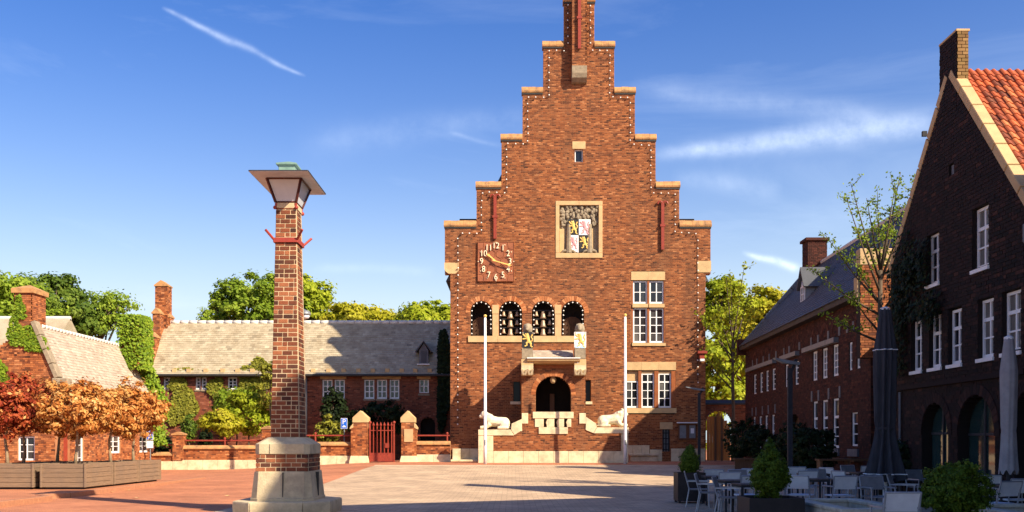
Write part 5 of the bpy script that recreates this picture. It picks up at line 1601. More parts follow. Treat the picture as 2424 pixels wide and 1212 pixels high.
# ================================================================== TIMBER PLANTERS
def planter(label, x0, x1, y0, y1, zb=.19, h=.74, gap=None):
    t = thing('timber_planter', label, 'planter', ((x0 + x1) / 2, (y0 + y1) / 2, .13), group='timber planters')
    mb = MB(); mb.box(x0 + .1, x1 - .1, y0 + .1, y1 - .1, .13, zb + .02); mb.build('foot', m_black, t)
    mb = MB(); mb.box(x0 + .05, x1 - .05, y0 + .05, y1 - .05, zb, zb + h - .06); mb.build('soil', m_shrubsoil, t)
    np_ = 5
    for k in range(np_):
        a, b = zb + h * k / np_ + .004, zb + h * (k + 1) / np_ - .004
        e = rng.uniform(-.004, .004)
        for (bx0, bx1, by0, by1) in ((x0, x1, y0 + e, y0 + .045), (x0, x1, y1 - .045, y1 + e), (x0 + e, x0 + .045, y0 + .047, y1 - .047), (x1 - .045, x1 + e, y0 + .047, y1 - .047)):
            mb = MB(); mb.box(bx0, bx1, by0, by1, a, b); mb.build('plank', m_wood, t, bevel=.006)
    for (px_, py_) in ((x0, y0), (x1, y0), (x0, y1), (x1, y1)):
        mb = MB(); mb.box(px_ - .03, px_ + .03, py_ - .03, py_ + .03, zb, zb + h + .006); mb.build('corner_post', m_wood, t, bevel=.005)
XR = -13.2
planter('timber planter at the front corner of the row, nearest the square', XR - 1.36, XR, 30.7, 32.75)
planter('timber planter cut off by the left picture edge', XR - 3.0, XR - 1.62, 30.7, 32.75)
planter('second timber planter back along the row beside the lamp shadow', XR - 1.36, XR, 32.95, 35.0)
planter('third and farthest timber planter of the row', XR - 1.36, XR, 35.15, 37.25)
planter('timber planter behind the one at the left edge', XR - 3.0, XR - 1.62, 32.95, 35.0)
def photinia(px, Y, cpx, cpy, rad, m, label):
    x = XP(px, Y); c = P(cpx, cpy, Y)
    t = thing('young_tree', label, 'tree', (x, Y, .85), group='young trees in timber planters')
    mb = MB(); mb.smooth = True
    limbs = [(c.x + rng.uniform(-.7, .7), c.y + rng.uniform(-.7, .7), c.z + rng.uniform(-.1, .6)) for _ in range(9)]
    trunk_mesh(mb, (x, Y, .85), (c.x, c.y, c.z + .2), .055, limbs, .5)
    mb.build('trunk', m_barkl, t)
    p, n, tn = blob_points(c, (rad * 1.25, rad * 1.2, rad * .95), 170, 10500, .24, low=.1)
    link('crown', leaf_mesh('crown', p, .07, m, n, .6, .5, rnd=tn), t)
photinia(18, 31.8, 10, 965, .95, lf_red, 'deep red leaved young tree at the left picture edge')
photinia(55, 33.9, 62, 962, 1.05, lf_red, 'dark red and russet young tree second from the left')
photinia(135, 34.0, 150, 968, .95, lf_or, 'pale orange young tree behind the front corner planter')
photinia(178, 31.7, 190, 972, 1.0, lf_or, 'orange leaved young tree in the front corner planter')
photinia(262, 34.0, 262, 975, .98, lf_or, 'orange leaved young tree in the second planter of the row')
photinia(316, 36.2, 318, 972, .98, lf_or, 'russet orange young tree in the farthest planter')

# ================================================================== RIGHT LONG BUILDING
RU = Vector((.03, 1, 0)).normalized(); RN = Vector((-1, .03, 0)).normalized()
RO = Vector((12.84, 35.5, 0)); RLEN = 21.9
RFR = Fr(RO, RU, RN)
def ru(px):
    k = px - CX; return (30174 - 35.5 * k) / (k - 70.5)
def rzz(px, py): return EYE + (HY - py) / F * (35.5 + ru(px))
rb = thing('long_building', 'long shaded brick building with dark slate roof right of the tower', 'building', tuple(RO))
up_w = []
for (a, b) in ((1784, 1791), (1799, 1806), (1813, 1820), (1828, 1836)): up_w.append((a, b, 4.2, 5.35, 1, 4))
for (a, b) in ((1859, 1867), (1882, 1891)): up_w.append((a, b, 4.2, 5.35, 1, 4))
for (a, b) in ((1924, 1935), (1947, 1959), (1972, 1985)): up_w.append((a, b, 4.22, 5.5, 2, 4))
for (a, b) in ((2010, 2018), (2028, 2037)): up_w.append((a, b, 4.3, 5.4, 1, 3))
lo_w = []
for (a, b) in ((1783, 1789), (1797, 1804), (1811, 1818), (1827, 1834)): lo_w.append((a, b, .9, 3.0, 1, 5))
for (a, b) in ((1925, 1936), (1947, 1960), (1972, 1986)): lo_w.append((a, b, 1.35, 3.35, 1, 4))
lo_w.append((2016, 2031, 1.4, 2.75, 1, 3))
rh = [('r', ru(b), ru(a), c, d) for (a, b, c, d, *_) in up_w + lo_w] + [('a', ru(1898), ru(1864), .2, 2.9)]
mbk, mbm = MB(), MB()
brickwall(RFR, lambda v: [(0, RLEN)], .0, 6.95, rh, rb, mbk, mbm, course=.09, thick=.4)
# near gable end facing camera
Gf = Fr(RO, -RN, -RU)
GW = 8.2; GA = 11.55
def gend(v):
    if v < 7.0: return [(0, GW)]
    t = (v - 7.0) / (GA - 7.0)
    return [(GW / 2 * t, GW - GW / 2 * t)] if t < .98 else []
brickwall(Gf, gend, 0, GA, [], rb, mbk, mbm, course=.09, thick=.35)
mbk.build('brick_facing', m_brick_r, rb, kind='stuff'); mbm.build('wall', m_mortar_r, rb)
mb = MB(); RFR.box(mb, .4, RLEN - .3, 0, 6.8, -.7, -.6); mb.build('inner_wall', m_dark, rb)
for (a, b, c, d, cl, rw) in up_w: window(RFR, ru(b), ru(a), c, d, .04, cl, rw, rb, fw=.085, mw=.04, glass=m_glassd)
for (a, b, c, d, cl, rw) in lo_w: window(RFR, ru(b), ru(a), c, d, .04, cl, rw, rb, fw=.085, mw=.04, glass=m_glassd, transom=(d - .75 if d > 3 else None))
part_box(RFR, 'door', m_door, rb, ru(1898) + .02, ru(1864) - .02, .2, 2.85, -.38, -.3)
for (a, b) in ((1773, 1838), (1855, 1893), (1909, 1986)):
    part_box(RFR, 'awning_box', m_grey, rb, ru(b), ru(a), 5.55, 5.75, -.05, .22)
for (a, b, c, d, *_) in up_w:
    mb = MB(); u0, u1 = ru(b), ru(a); cc = (u0 + u1) / 2; rad = (u1 - u0) / 2 + .05
    arch_ring(RFR, cc, 5.85 + .1, rad, .2, mb, 0, 180, 9, n1=.03)
    mb.build('arch_bricks', m_brick_r, rb, kind='stuff')
allw = sorted(set([q for w_ in up_w for q in (w_[0], w_[1])]))
for grp in (up_w[:4], up_w[4:6], up_w[6:9], up_w[9:]):
    for w_ in grp:
        part_box(RFR, 'springer_stone', m_lead, rb, ru(w_[1]) - .28, ru(w_[1]) - .06, 5.8, 6.15, -.1, .035)
    part_box(RFR, 'springer_stone', m_lead, rb, ru(grp[0][0]) + .06, ru(grp[0][0]) + .28, 5.8, 6.15, -.1, .035)
for grp in (lo_w[:4], lo_w[4:7]):
    for w_ in grp:
        part_box(RFR, 'keystone', m_lead, rb, ru(w_[1]) - .26, ru(w_[1]) - .06, 3.35 if grp[0][0] > 1900 else 3.05, 3.8 if grp[0][0] > 1900 else 3.5, -.1, .035)
    part_box(RFR, 'keystone', m_lead, rb, ru(grp[0][0]) + .06, ru(grp[0][0]) + .26, 3.35 if grp[0][0] > 1900 else 3.05, 3.8 if grp[0][0] > 1900 else 3.5, -.1, .035)
for (a, b) in ((1945, 1988), (2010, 2034)): part_box(RFR, 'sill_stone', m_lead, rb, ru(b), ru(a), 1.05, 1.33, -.2, .08)
part_box(RFR, 'window_ledge', m_door, rb, ru(2044), ru(1952), .88, .96, .0, .35)
# eave, roof
mb = MB(); RFR.box(mb, -.1, RLEN, 6.85, 7.1, 0, .42); mb.build('eave_board', m_gutter, rb)
mb = MB()
A = [RFR.p(0, 7.05, .45), RFR.p(0, 11.75, -GW / 2), RFR.p(0, 7.05, -GW - .4)]
mb.prism(A, RU * .36, RU * (RLEN - .35)); mb.build('roof', m_gutter, rb)
rup = (RFR.p(0, 11.75, -GW / 2) - RFR.p(0, 7.05, .45)); rl = rup.length; rup.normalize()
rnn = RU.cross(rup).normalized()
if rnn.dot(RN) < 0: rnn = -rnn
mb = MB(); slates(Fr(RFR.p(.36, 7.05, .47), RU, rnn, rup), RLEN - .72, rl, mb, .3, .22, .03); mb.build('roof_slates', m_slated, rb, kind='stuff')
mb = MB(); mb.tube([RFR.p(.3, 11.77, -GW / 2), RFR.p(RLEN - .3, 11.77, -GW / 2)], .13, 8); mb.build('ridge', m_ridge, rb)
# gable parapets near and far
for (u0, u1, nm) in ((-.05, .36, 'near'), (RLEN - .35, RLEN + .1, 'far')):
    bot, topp = RFR.p(0, 6.95, .30), RFR.p(0, 12.05, -GW / 2 + .0)
    dd = topp - bot
    for k in range(6):
        a, b = bot + dd * (k / 6 + .004), bot + dd * ((k + 1) / 6 - .004)
        pw = rnn * .16
        mb = MB(); mb.prism([a - pw * 1.3, b - pw * 1.3, b + pw, a + pw], RU * u0, RU * u1); mb.build('verge_stone', m_cap if u0 < 1 else m_lead, rb)
    mb = MB(); RFR.box(mb, u0, u1, 6.6, 7.5, -.35, .5); mb.build('kneeler_stone', m_stone if u0 < 1 else m_brick_r, rb)
mb = MB(); Gf.box(mb, -.45, .75, 7.9, 8.5, -.3, .12); mb.build('kneeler_block', m_stone, rb, bevel=.03)
mbk, mbm = MB(), MB()
brickwall(Fr(RO + RU * -.1, -RN, -RU), lambda v: [(-.42, .72)], 4.6, 7.9, [], rb, mbk, mbm, course=.09, thick=.4)
mbk.build('brick_facing', m_brick_t, rb, kind='stuff'); mbm.build('corner_pilaster', m_mortar_r, rb)
# chimneys on the two gables
mbk, mbm = MB(), MB()
ch = RFR.p(RLEN - .6, 0, -GW / 2 + .3)
chimney(rb, ch.x - .55, ch.x + .55, ch.y - .5, ch.y + .5, 10.6, 13.0, mbk, mbm, .25, .12, m_brick_r, .05)
mbk.build('brick_facing', m_brick_r, rb, kind='stuff'); mbm.build('chimney', m_mortar_r, rb)
mbk, mbm = MB(), MB()
ch = RFR.p(.5, 0, -GW / 2)
chimney(rb, ch.x - .55, ch.x + .55, ch.y - .5, ch.y + .5, 10.6, 13.4, mbk, mbm, .25, .12, m_brick_r, .05)
mbk.build('brick_facing', m_brick_r, rb, kind='stuff'); mbm.build('chimney', m_mortar_r, rb)
# dormer
du = 12.3
def roofpt(u, z, out=0): 
    t = (z - 7.05) / (11.75 - 7.05); return RFR.p(u, z, .45 + t * (-GW / 2 - .45) + out)
DF = Fr(roofpt(du, 8.35, .0), RU, RN)
mb = MB(); DF.box(mb, -.45, .45, -.2, .75, -1.4, 0); mb.build('dormer_box', m_grey, rb)
mb = MB(); DF.poly(mb, [(-.45, .75), (.45, .75), (0, 1.45)], -1.6, 0); mb.build('dormer_gable', m_hood, rb)
mb = MB(); DF.poly(mb, [(-.62, .6), (0, 1.55), (0, 1.66), (-.7, .64)], -2.0, .16); DF.poly(mb, [(.62, .6), (0, 1.55), (0, 1.66), (.7, .64)], -2.0, .16); mb.build('dormer_roof', m_slated, rb)
window(DF, -.32, .32, -.05, .72, -.06, 2, 2, rb, fw=.06, mw=.04)

# ---- arch wall with timber gate between tower and long building
AY = 59.2
AF = Fr((0, AY, 0), (1, 0, 0), (0, -1, 0))
aw = thing('arch_wall', 'shaded brick wall with arched gateway between tower and long building', 'wall', (XP(1710, AY), AY, .45))
mbk, mbm = MB(), MB()
a0, a1 = XP(1671, AY), XP(1735, AY)
brickwall(AF, lambda v: [(tx(1670) + .02, XP(1772, AY))], .2, ZP(958, AY), [('a', a0, a1, .2, ZP(972, AY))], aw, mbk, mbm, course=.095, thick=.5)
mbk.build('brick_facing', m_brick_w, aw, kind='stuff'); mbm.build('wall_core', m_mortar_w, aw)
mb = MB(); mb.prism([(0, AY - .2, ZP(958, AY)), (0, AY - .2, ZP(955, AY)), (0, AY + .25, ZP(946, AY)), (0, AY + .7, ZP(955, AY)), (0, AY + .7, ZP(958, AY))], (tx(1670) + .02, 0, 0), (XP(1772, AY), 0, 0)); mb.build('coping', m_gutter, aw)
tg = thing('timber_gate', 'warm brown plank gate standing in the arched gateway', 'gate', (XP(1700, AY), AY - .5, .45))
n = 8
gx0, gx1 = XP(1673, 58.3), XP(1728, 58.3)
for k in range(n):
    x0, x1 = gx0 + (gx1 - gx0) * k / n, gx0 + (gx1 - gx0) * (k + 1) / n
    c = (x0 + x1) / 2; cc = gx0 + .35; rad = gx1 - cc
    zt = ZP(1015, 58.3) + math.sqrt(max(.02, rad * rad - max(0, c - cc) ** 2)) * .72
    mb = MB(); mb.box(x0 + .006, x1 - .006, 58.28, 58.33, .5, zt); mb.build('plank', m_gwood, tg)
for px in (1693, 1708):
    mb = MB(); x = XP(px, 58.3); mb.box(x - .06, x + .06, 58.2, 58.27, .48, ZP(987, 58.3)); mb.build('gate_post', m_door, tg)

# ================================================================== GABLE HOUSE (right)
HXp = 11.0
gh = thing('gable_house', 'dark shaded brick gable house with orange tiled roof at the right', 'building', (HXp, 25, 0))
HF = Fr((HXp, 0, 0), (0, -1, 0), (-1, 0, 0))     # u = -Y
def hy(px): return HXp * F / (px - CX)
def hz(px, py): return EYE + (HY - py) / F * hy(px)
YA, Y0h, Y1h, ZA, ZE = 25.0, 21.2, 28.8, 10.75, 6.6
def h_out(v):
    if v < ZE: return [(-Y1h, -Y0h)]
    t = (v - ZE) / (ZA - ZE)
    if t > .97: return []
    return [(-Y1h + (Y1h - YA) * t, -Y0h - (YA - Y0h) * t)]
hw = [(2158, 2183, 3.53, 4.9), (2200, 2229, 3.53, 4.9), (2245, 2277, 3.53, 4.9), (2316, 2353, 3.55, 4.92), (2373, 2417, 3.58, 4.93), (2195, 2224, 5.72, 7.05), (2303, 2341, 5.68, 7.12)]
ha = [(2183, 2245, .15, 2.62), (2268, 2356, .15, 2.72), (2404, 2470, .15, 2.7)]
hh = [('r', -hy(a), -hy(b), c, d) for a, b, c, d in hw] + [('a', -hy(a), -min(hy(b), 99), c, d) for a, b, c, d in ha] + [('r', -hy(2247), -hy(2259), hz(2250, 415), hz(2250, 390))]
class Collect(MB):
    pass
mbk, mbm = MB(), MB()
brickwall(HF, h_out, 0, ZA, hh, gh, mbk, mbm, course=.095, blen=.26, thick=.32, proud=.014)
# split 300 of the bricks in the sunnier, nearer band into single parts
nbk = len(mbk.v) // 8
order = sorted(range(nbk), key=lambda i: abs(sum(mbk.v[i * 8 + q][1] for q in range(8)) / 8 - 22.4) + abs(sum(mbk.v[i * 8 + q][2] for q in range(8)) / 8 - 4.9) * .8)
single = set(order[:300])
rest = MB()
bcache = {}
for i in range(nbk):
    vs_ = mbk.v[i * 8:(i + 1) * 8]
    if i in single:
        p0 = [min(v[q] for v in vs_) for q in range(3)]; p1 = [max(v[q] for v in vs_) for q in range(3)]
        ln = round(p1[1] - p0[1], 2)
        if ln not in bcache:
            q = MB(); q.box(-.5, .5, -.5, .5, -.5, .5); bcache[ln] = q.mesh('brick', m_brick_kp)
        M_ = Matrix.Translation([(a + b) / 2 for a, b in zip(p0, p1)]) @ Matrix.Diagonal((*[b - a for a, b in zip(p0, p1)], 1))
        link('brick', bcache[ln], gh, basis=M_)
    else:
        rest.add(vs_, [(0, 1, 2, 3), (0, 4, 5, 1), (1, 5, 6, 2), (2, 6, 7, 3), (3, 7, 4, 0)], mbk.r[i * 8])
# front (eave) wall facing camera
rest2, mbm2 = MB(), MB()
brickwall(Fr((HXp, Y0h, 0), (1, 0, 0), (0, -1, 0)), lambda v: [(.32, 19)], 0, ZE, [], gh, rest2, mbm, course=.095, thick=.3)
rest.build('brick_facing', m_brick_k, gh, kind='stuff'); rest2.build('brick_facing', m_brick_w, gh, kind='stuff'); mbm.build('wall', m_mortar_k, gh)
mb = MB(); mb.box(HXp + .5, HXp + .6, Y0h + .3, Y1h - .3, 0, 7.5); mb.build('inner_wall', m_dark, gh)
mb = MB(); mb.box(HXp + .02, 30, Y1h - .3, Y1h - .002, 0, ZE); mb.build('back_wall', m_mortar_k, gh)
for i, (a, b, c, d) in enumerate(hw):
    window(HF, -hy(a), -hy(b), c, d, .10, 2, 3, gh, fw=.07, mw=.04, glass=m_curt if i in (3, 4, 6) else m_glassd, transom=c + (d - c) * .66)
    part_box(HF, 'window_sill', m_paint, gh, -hy(a) - .04, -hy(b) + .04, c - .09, c - .004, -.12, .06)
for (a, b, c, d) in ha:
    u0, u1 = -hy(a), -hy(b); rad = (u1 - u0) / 2
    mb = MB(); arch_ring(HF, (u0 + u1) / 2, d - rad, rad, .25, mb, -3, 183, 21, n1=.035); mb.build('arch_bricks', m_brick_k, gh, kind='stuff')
    mb = MB(); pts = [(u0 + .05, c)] + [((u0 + u1) / 2 - math.cos(R(t)) * (rad - .05), d - rad + math.sin(R(t)) * (rad - .05)) for t in range(0, 181, 15)] + [(u1 - .05, c)]
    HF.poly(mb, pts, -.28, -.25); mb.build('shop_window', m_shopg, gh)
    mb = MB(); HF.box(mb, (u0 + u1) / 2 - .03, (u0 + u1) / 2 + .03, c, d - .06, -.25, -.21); HF.box(mb, u0 + .05, u1 - .05, d - rad - .03, d - rad + .03, -.25, -.22); mb.build('shop_window_bar', m_iron, gh)
part_box(HF, 'string_course', m_brick_k, gh, -Y1h, -Y0h, 3.05, 3.17, -.05, .09)
part_box(HF, 'vent_plate', m_lead, gh, -hy(2247) + .02, -hy(2259) - .02, hz(2250, 414), hz(2250, 391), -.1, -.05)
mb = MB(); mb.tube([HF.p(-hy(2135), .1, .06), HF.p(-hy(2135), 3.0, .06)], .035, 8); mb.build('downpipe', m_lead, gh)
# roof with pantiles
mb = MB(); mb.prism([(0, Y0h - .25, ZE - .35), (0, YA, ZA - .18), (0, Y1h + .2, ZE - .35)], (HXp + .31, 0, 0), (30, 0, 0)); mb.build('roof', m_gutter, gh)
tup = Vector((0, YA - Y0h, ZA - ZE)).normalized(); tn_ = Vector((0, -tup.z, tup.y))
T0 = Vector((HXp + .30, Y0h - .3, ZE - .3)) + tn_ * .10
slen = (Vector((0, YA, ZA - .12)) - Vector((0, Y0h - .3, ZE - .3))).length
def tile_mesh(m):
    q = MB(); ns = 8; w_, l_ = .215, .33
    for k in range(ns + 1):
        a = k / ns; x_ = a * w_; hgt = .028 * math.sin(a * 2 * math.pi) + .01
        q.v += [(x_, 0, hgt + .028), (x_, l_, hgt), (x_, 0, hgt + .008), ]
        q.r += [.5] * 3
    for k in range(ns):
        i, j = k * 3, (k + 1) * 3
        q.f += [(i, j, j + 1, i + 1), (i + 2, j + 2, j, i)]
    return q
tq = tile_mesh(m_tile); tme = tq.mesh('roof_tile', m_tile)
for p_ in tme.polygons: p_.use_smooth = False
TB = Matrix(((1, 0, 0, 0), (0, tup.y, tn_.y, 0), (0, tup.z, tn_.z, 0), (0, 0, 0, 1)))
nrow = int(slen / .27) + 1; ntile = 0
trest = MB()
for i in range(0, 88):
    for j in range(nrow):
        x = .0 + i * .2; v = j * .27
        M_ = Matrix.Translation(T0 + Vector((x, 0, 0)) + tup * v + tn_ * rng.uniform(-.004, .006)) @ TB @ Matrix.Rotation(rng.uniform(-.012, .012), 4, 'Z')
        if x < 2.5 and ntile < 300:
            link('roof_tile', tme, gh, basis=M_); ntile += 1
        else:
            trest.add([M_ @ Vector(q) for q in tq.v], tq.f, rng.random())
trest.build('roof_tile_rest', m_tiles, gh, kind='stuff')
for k in range(40):
    mb = MB(); mb.smooth = True; a = HXp + .32 + k * .42; mb.tube([(a, YA, ZA - .05), (a + .40, YA, ZA - .03)], [.13, .145], 8); mb.build('ridge_tile', m_tile, gh)
# verge coping stones along both slopes
for (ya, yb, sgn, n) in ((Y0h, YA, -1, 7), (Y1h, YA, 1, 7)):
    A_, B_ = Vector((0, ya + sgn * .28, ZE - .18)), Vector((0, YA - sgn * -.0 + sgn * .1, ZA + .12))
    dd = B_ - A_; pw = Vector((0, sgn * dd.z, 0)); pw = Vector((0, sgn * abs(dd.z), abs(dd.y))).normalized()
    for k in range(n):
        a, b = A_ + dd * (k / n + .003), A_ + dd * ((k + 1) / n - .003)
        mb = MB(); mb.prism([a - pw * .12, b - pw * .12, b + pw * .09, a + pw * .09], (HXp - .03, 0, 0), (HXp + .26, 0, 0)); mb.build('verge_stone', m_stone, gh, bevel=.015)
mb = MB(); mb.box(HXp - .06, HXp + .4, Y0h - .5, Y0h + .1, ZE - .75, ZE - .32); mb.build('kneeler_stone', m_lead, gh, bevel=.03)
mb = MB(); mb.tube([(HXp + .3, Y0h - .4, ZE - .42), (29, Y0h - .4, ZE - .42)], .09, 8); mb.build('gutter', m_gutter, gh)
# chimney
mbk, mbm, mbk2 = MB(), MB(), MB()
for f, w_ in ((Fr((HXp - .012, 0, 0), (0, -1, 0), (-1, 0, 0)), (-25.5, -24.52)), (Fr((0, 24.52, 0), (1, 0, 0), (0, -1, 0)), (HXp - .01, HXp + .27)), (Fr((HXp + .27, 0, 0), (0, 1, 0), (1, 0, 0)), (24.53, 25.49))):
    brickwall(f, lambda v: [w_], 9.9, 11.75, [], gh, mbk2 if f.n.x < -.5 else mbk, mbm, course=.085, blen=.2, thick=.12)  # left face takes near-black brick: its shade is put into the colour
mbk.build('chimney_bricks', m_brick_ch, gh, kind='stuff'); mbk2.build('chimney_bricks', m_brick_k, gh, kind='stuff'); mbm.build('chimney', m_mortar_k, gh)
mb = MB(); mb.box(HXp - .03, HXp + .30, 24.5, 25.52, 11.75, 11.80); mb.build('chimney_cap', m_stone, gh)
mb = MB(); HF.box(mb, -hy(2192) , -hy(2192) + .08, hz(2192, 324), hz(2192, 312), 0, .12); mb.build('gable_bracket', m_iron, gh)
# ivy on its left part
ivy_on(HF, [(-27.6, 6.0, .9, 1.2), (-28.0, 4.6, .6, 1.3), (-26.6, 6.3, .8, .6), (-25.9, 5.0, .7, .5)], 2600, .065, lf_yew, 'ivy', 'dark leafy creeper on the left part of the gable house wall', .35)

# low link building between the gable house and the long building
lk = thing('link_building', 'low dark brick link wall between the gable house and the long building', 'wall', (13.4, 32, 0))
lkf = Fr((13.0, 0, 0), (0, -1, 0), (-1, 0, 0))
mbk, mbm = MB(), MB()
brickwall(lkf, lambda v: [(-35.35, -28.85)], 0, 4.9, [], lk, mbk, mbm, course=.095, thick=.3)
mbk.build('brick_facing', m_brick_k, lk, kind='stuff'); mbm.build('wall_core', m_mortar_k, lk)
mb = MB(); mb.box(13.3, 21, 28.85, 35.1, 0, 4.85); mb.build('building_body', m_mortar_k, lk)
mb = MB(); mb.box(12.9, 21, 28.85, 35.3, 4.9, 5.05); mb.build('roof_slab', m_lead, lk)

# neighbouring big gable house beyond the right edge of the picture (throws the foreground shade)
nh = thing('neighbour_house', 'large brick gable house next along the right side of the square', 'building', (11.2, 7, 0))
mb = MB(); mb.prism([(11.2, 20.6, 0), (11.2, 20.6, 8.2), (11.2, 9.2, 16.4), (11.2, -2.2, 8.2), (11.2, -2.2, 0)], (0, 0, 0), (16, 0, 0)); mb.build('wall', m_brick_k, nh)
mb = MB(); mb.prism([(0, 21.0, 7.9), (0, 9.2, 16.4), (0, 9.2, 16.65), (0, 21.1, 8.15)], (11.25, 0, 0), (27.4, 0, 0)); mb.build('roof', m_tiles, nh)
mb = MB(); mb.prism([(0, -2.6, 7.9), (0, 9.2, 16.4), (0, 9.2, 16.65), (0, -2.7, 8.15)], (11.25, 0, 0), (27.4, 0, 0)); mb.build('roof', m_tiles, nh)
mb = MB(); mb.box(11.15, 12.1, 8.55, 9.85, 15.0, 17.9); mb.build('chimney', m_brick_k, nh)
for yy in (1, 5, 9, 13):
    window(Fr((11.2, 0, 0), (0, -1, 0), (-1, 0, 0)), -yy - 1, -yy, 4, 5.6, -.08, 2, 3, nh)

# ================================================================== TERRACE
def umbrella(label, px, Y, ytop, ybot, rtop, rmid, rbot, m, folds, flap, pole_m):
    x = XP(px, Y); zt, zb = ZP(ytop, Y), ZP(ybot, Y)
    t = thing('folded_parasol', label, 'parasol', (x, Y, 0), group='folded parasols')
    mb = MB(); mb.tube([(x, Y, 0), (x, Y, zb + .5)], .055, 12); mb.box(x - .3, x + .3, Y - .3, Y + .3, 0, .07); mb.build('pole', pole_m, t)
    prof = []
    nz_, na = 30, 72
    vs, fs = [], []
    for i in range(nz_):
        s = i / (nz_ - 1); z = zt + (zb - zt) * s
        r = rtop + (rmid - rtop) * min(1, s / .25) if s < .25 else (rmid + (rmid * .86 - rmid) * min(1, (s - .25) / .5) if s < .72 else rmid * .86 + (rbot - rmid * .86) * ((s - .72) / .28) ** 1.3)
        if abs(s - .70) < .02 and folds: r *= .92
        for k in range(na):
            th_ = 2 * math.pi * k / na
            f = 1 + (folds * (.13 + .22 * s) * math.sin(8 * th_ + 1.4 * math.sin(3 * s + th_)) + folds * .07 * math.sin(17 * th_ + 5 * s + 2 * math.sin(2 * th_)))
            vs.append((x + math.cos(th_) * r * f, Y + math.sin(th_) * r * f, z + (.05 * math.sin(8 * th_ + 1) if i == nz_ - 1 else 0)))
    for i in range(nz_ - 1):
        for k in range(na): fs.append((i * na + k, i * na + (k + 1) % na, (i + 1) * na + (k + 1) % na, (i + 1) * na + k))
    fs.append(tuple(range(na)))
    mb = MB(); mb.smooth = True; mb.add(vs, fs); mb.build('canopy', m, t)
    mb = MB(); mb.lathe([(rtop * 1.05, -.03), (rtop * 1.05, .02), (.03, .05)], (x, Y, zt), 14); mb.build('top_cap', m_paint if folds else m, t)
    if flap:
        for s in flap:
            i = int(s * (nz_ - 1)); ring_ = vs[i * na:(i + 1) * na]
            pts = [Vector(q) + (Vector(q) - Vector((x, Y, q[2]))) * .04 for q in ring_]; pts.append(pts[0])
            mb = MB(); mb.tube(pts, .014, 5, cap=False); mb.build('piping', m_paint, t)
        mb = MB(); zz = zt + (zb - zt) * .7
        mb.lathe([(rmid * .93, -.03), (rmid * .93, .03)], (x, Y, zz), 20); mb.build('tie_strap', m_umb, t)
    return t
umbrella('folded charcoal parasol with white piping on a white pole', 2095, 24.4, 731, 1136, .11, .232, .42, m_umb, 1, (.25, .995), m_paint)
umbrella('folded pale grey parasol in a smooth cover near the shop windows', 2388, 20.6, 800, 1118, .09, .17, .19, m_umbg, .12, None, m_iron)

def make_chair(name, label, fabric, loc, rz, high=False):
    t = thing(name, label, 'chair', loc, rz, group='terrace chairs')
    w = .54; d = .54; sh = .45; bh = .86
    mb = MB(); mb.box(-w / 2 + .03, w / 2 - .03, -d / 2 + .02, d / 2 - .04, sh - .015, sh + .01); mb.build('seat', fabric, t, local=True)
    mb = MB(); mb.prism([(-w / 2 + .03, d / 2 - .05, sh + .14), (w / 2 - .03, d / 2 - .05, sh + .14), (w / 2 - .03, d / 2 + .05, bh), (-w / 2 + .03, d / 2 + .05, bh)], (0, -.008, 0), (0, .008, 0)); mb.build('backrest', fabric, t, local=True)
    for sx in (-1, 1):
        x = sx * (w / 2 - .015)
        mb = MB(); mb.tube([(x, -d / 2, 0), (x, -d / 2 + .02, .64)], .016, 6); mb.build('leg', m_alu, t, local=True)
        mb = MB(); mb.tube([(x, d / 2 + .02, 0), (x, d / 2 - .06, sh), (x, d / 2 + .055, bh + .01)], .016, 6); mb.build('leg', m_alu, t, local=True)
        mb = MB(); mb.box(x - .024, x + .024, -d / 2 - .01, d / 2, .635, .66); mb.build('armrest', m_alu, t, local=True)
    mb = MB(); mb.tube([(-w / 2 + .015, d / 2 + .055, bh + .01), (w / 2 - .015, d / 2 + .055, bh + .01)], .015, 6); mb.build('back_rail', m_alu, t, local=True)
    for yy in (-d / 2 + .02, d / 2 - .05):
        mb = MB(); mb.tube([(-w / 2 + .015, yy, sh), (w / 2 - .015, yy, sh)], .014, 6); mb.build('seat_rail', m_alu, t, local=True)
    return t
ch_l = ch_d = None
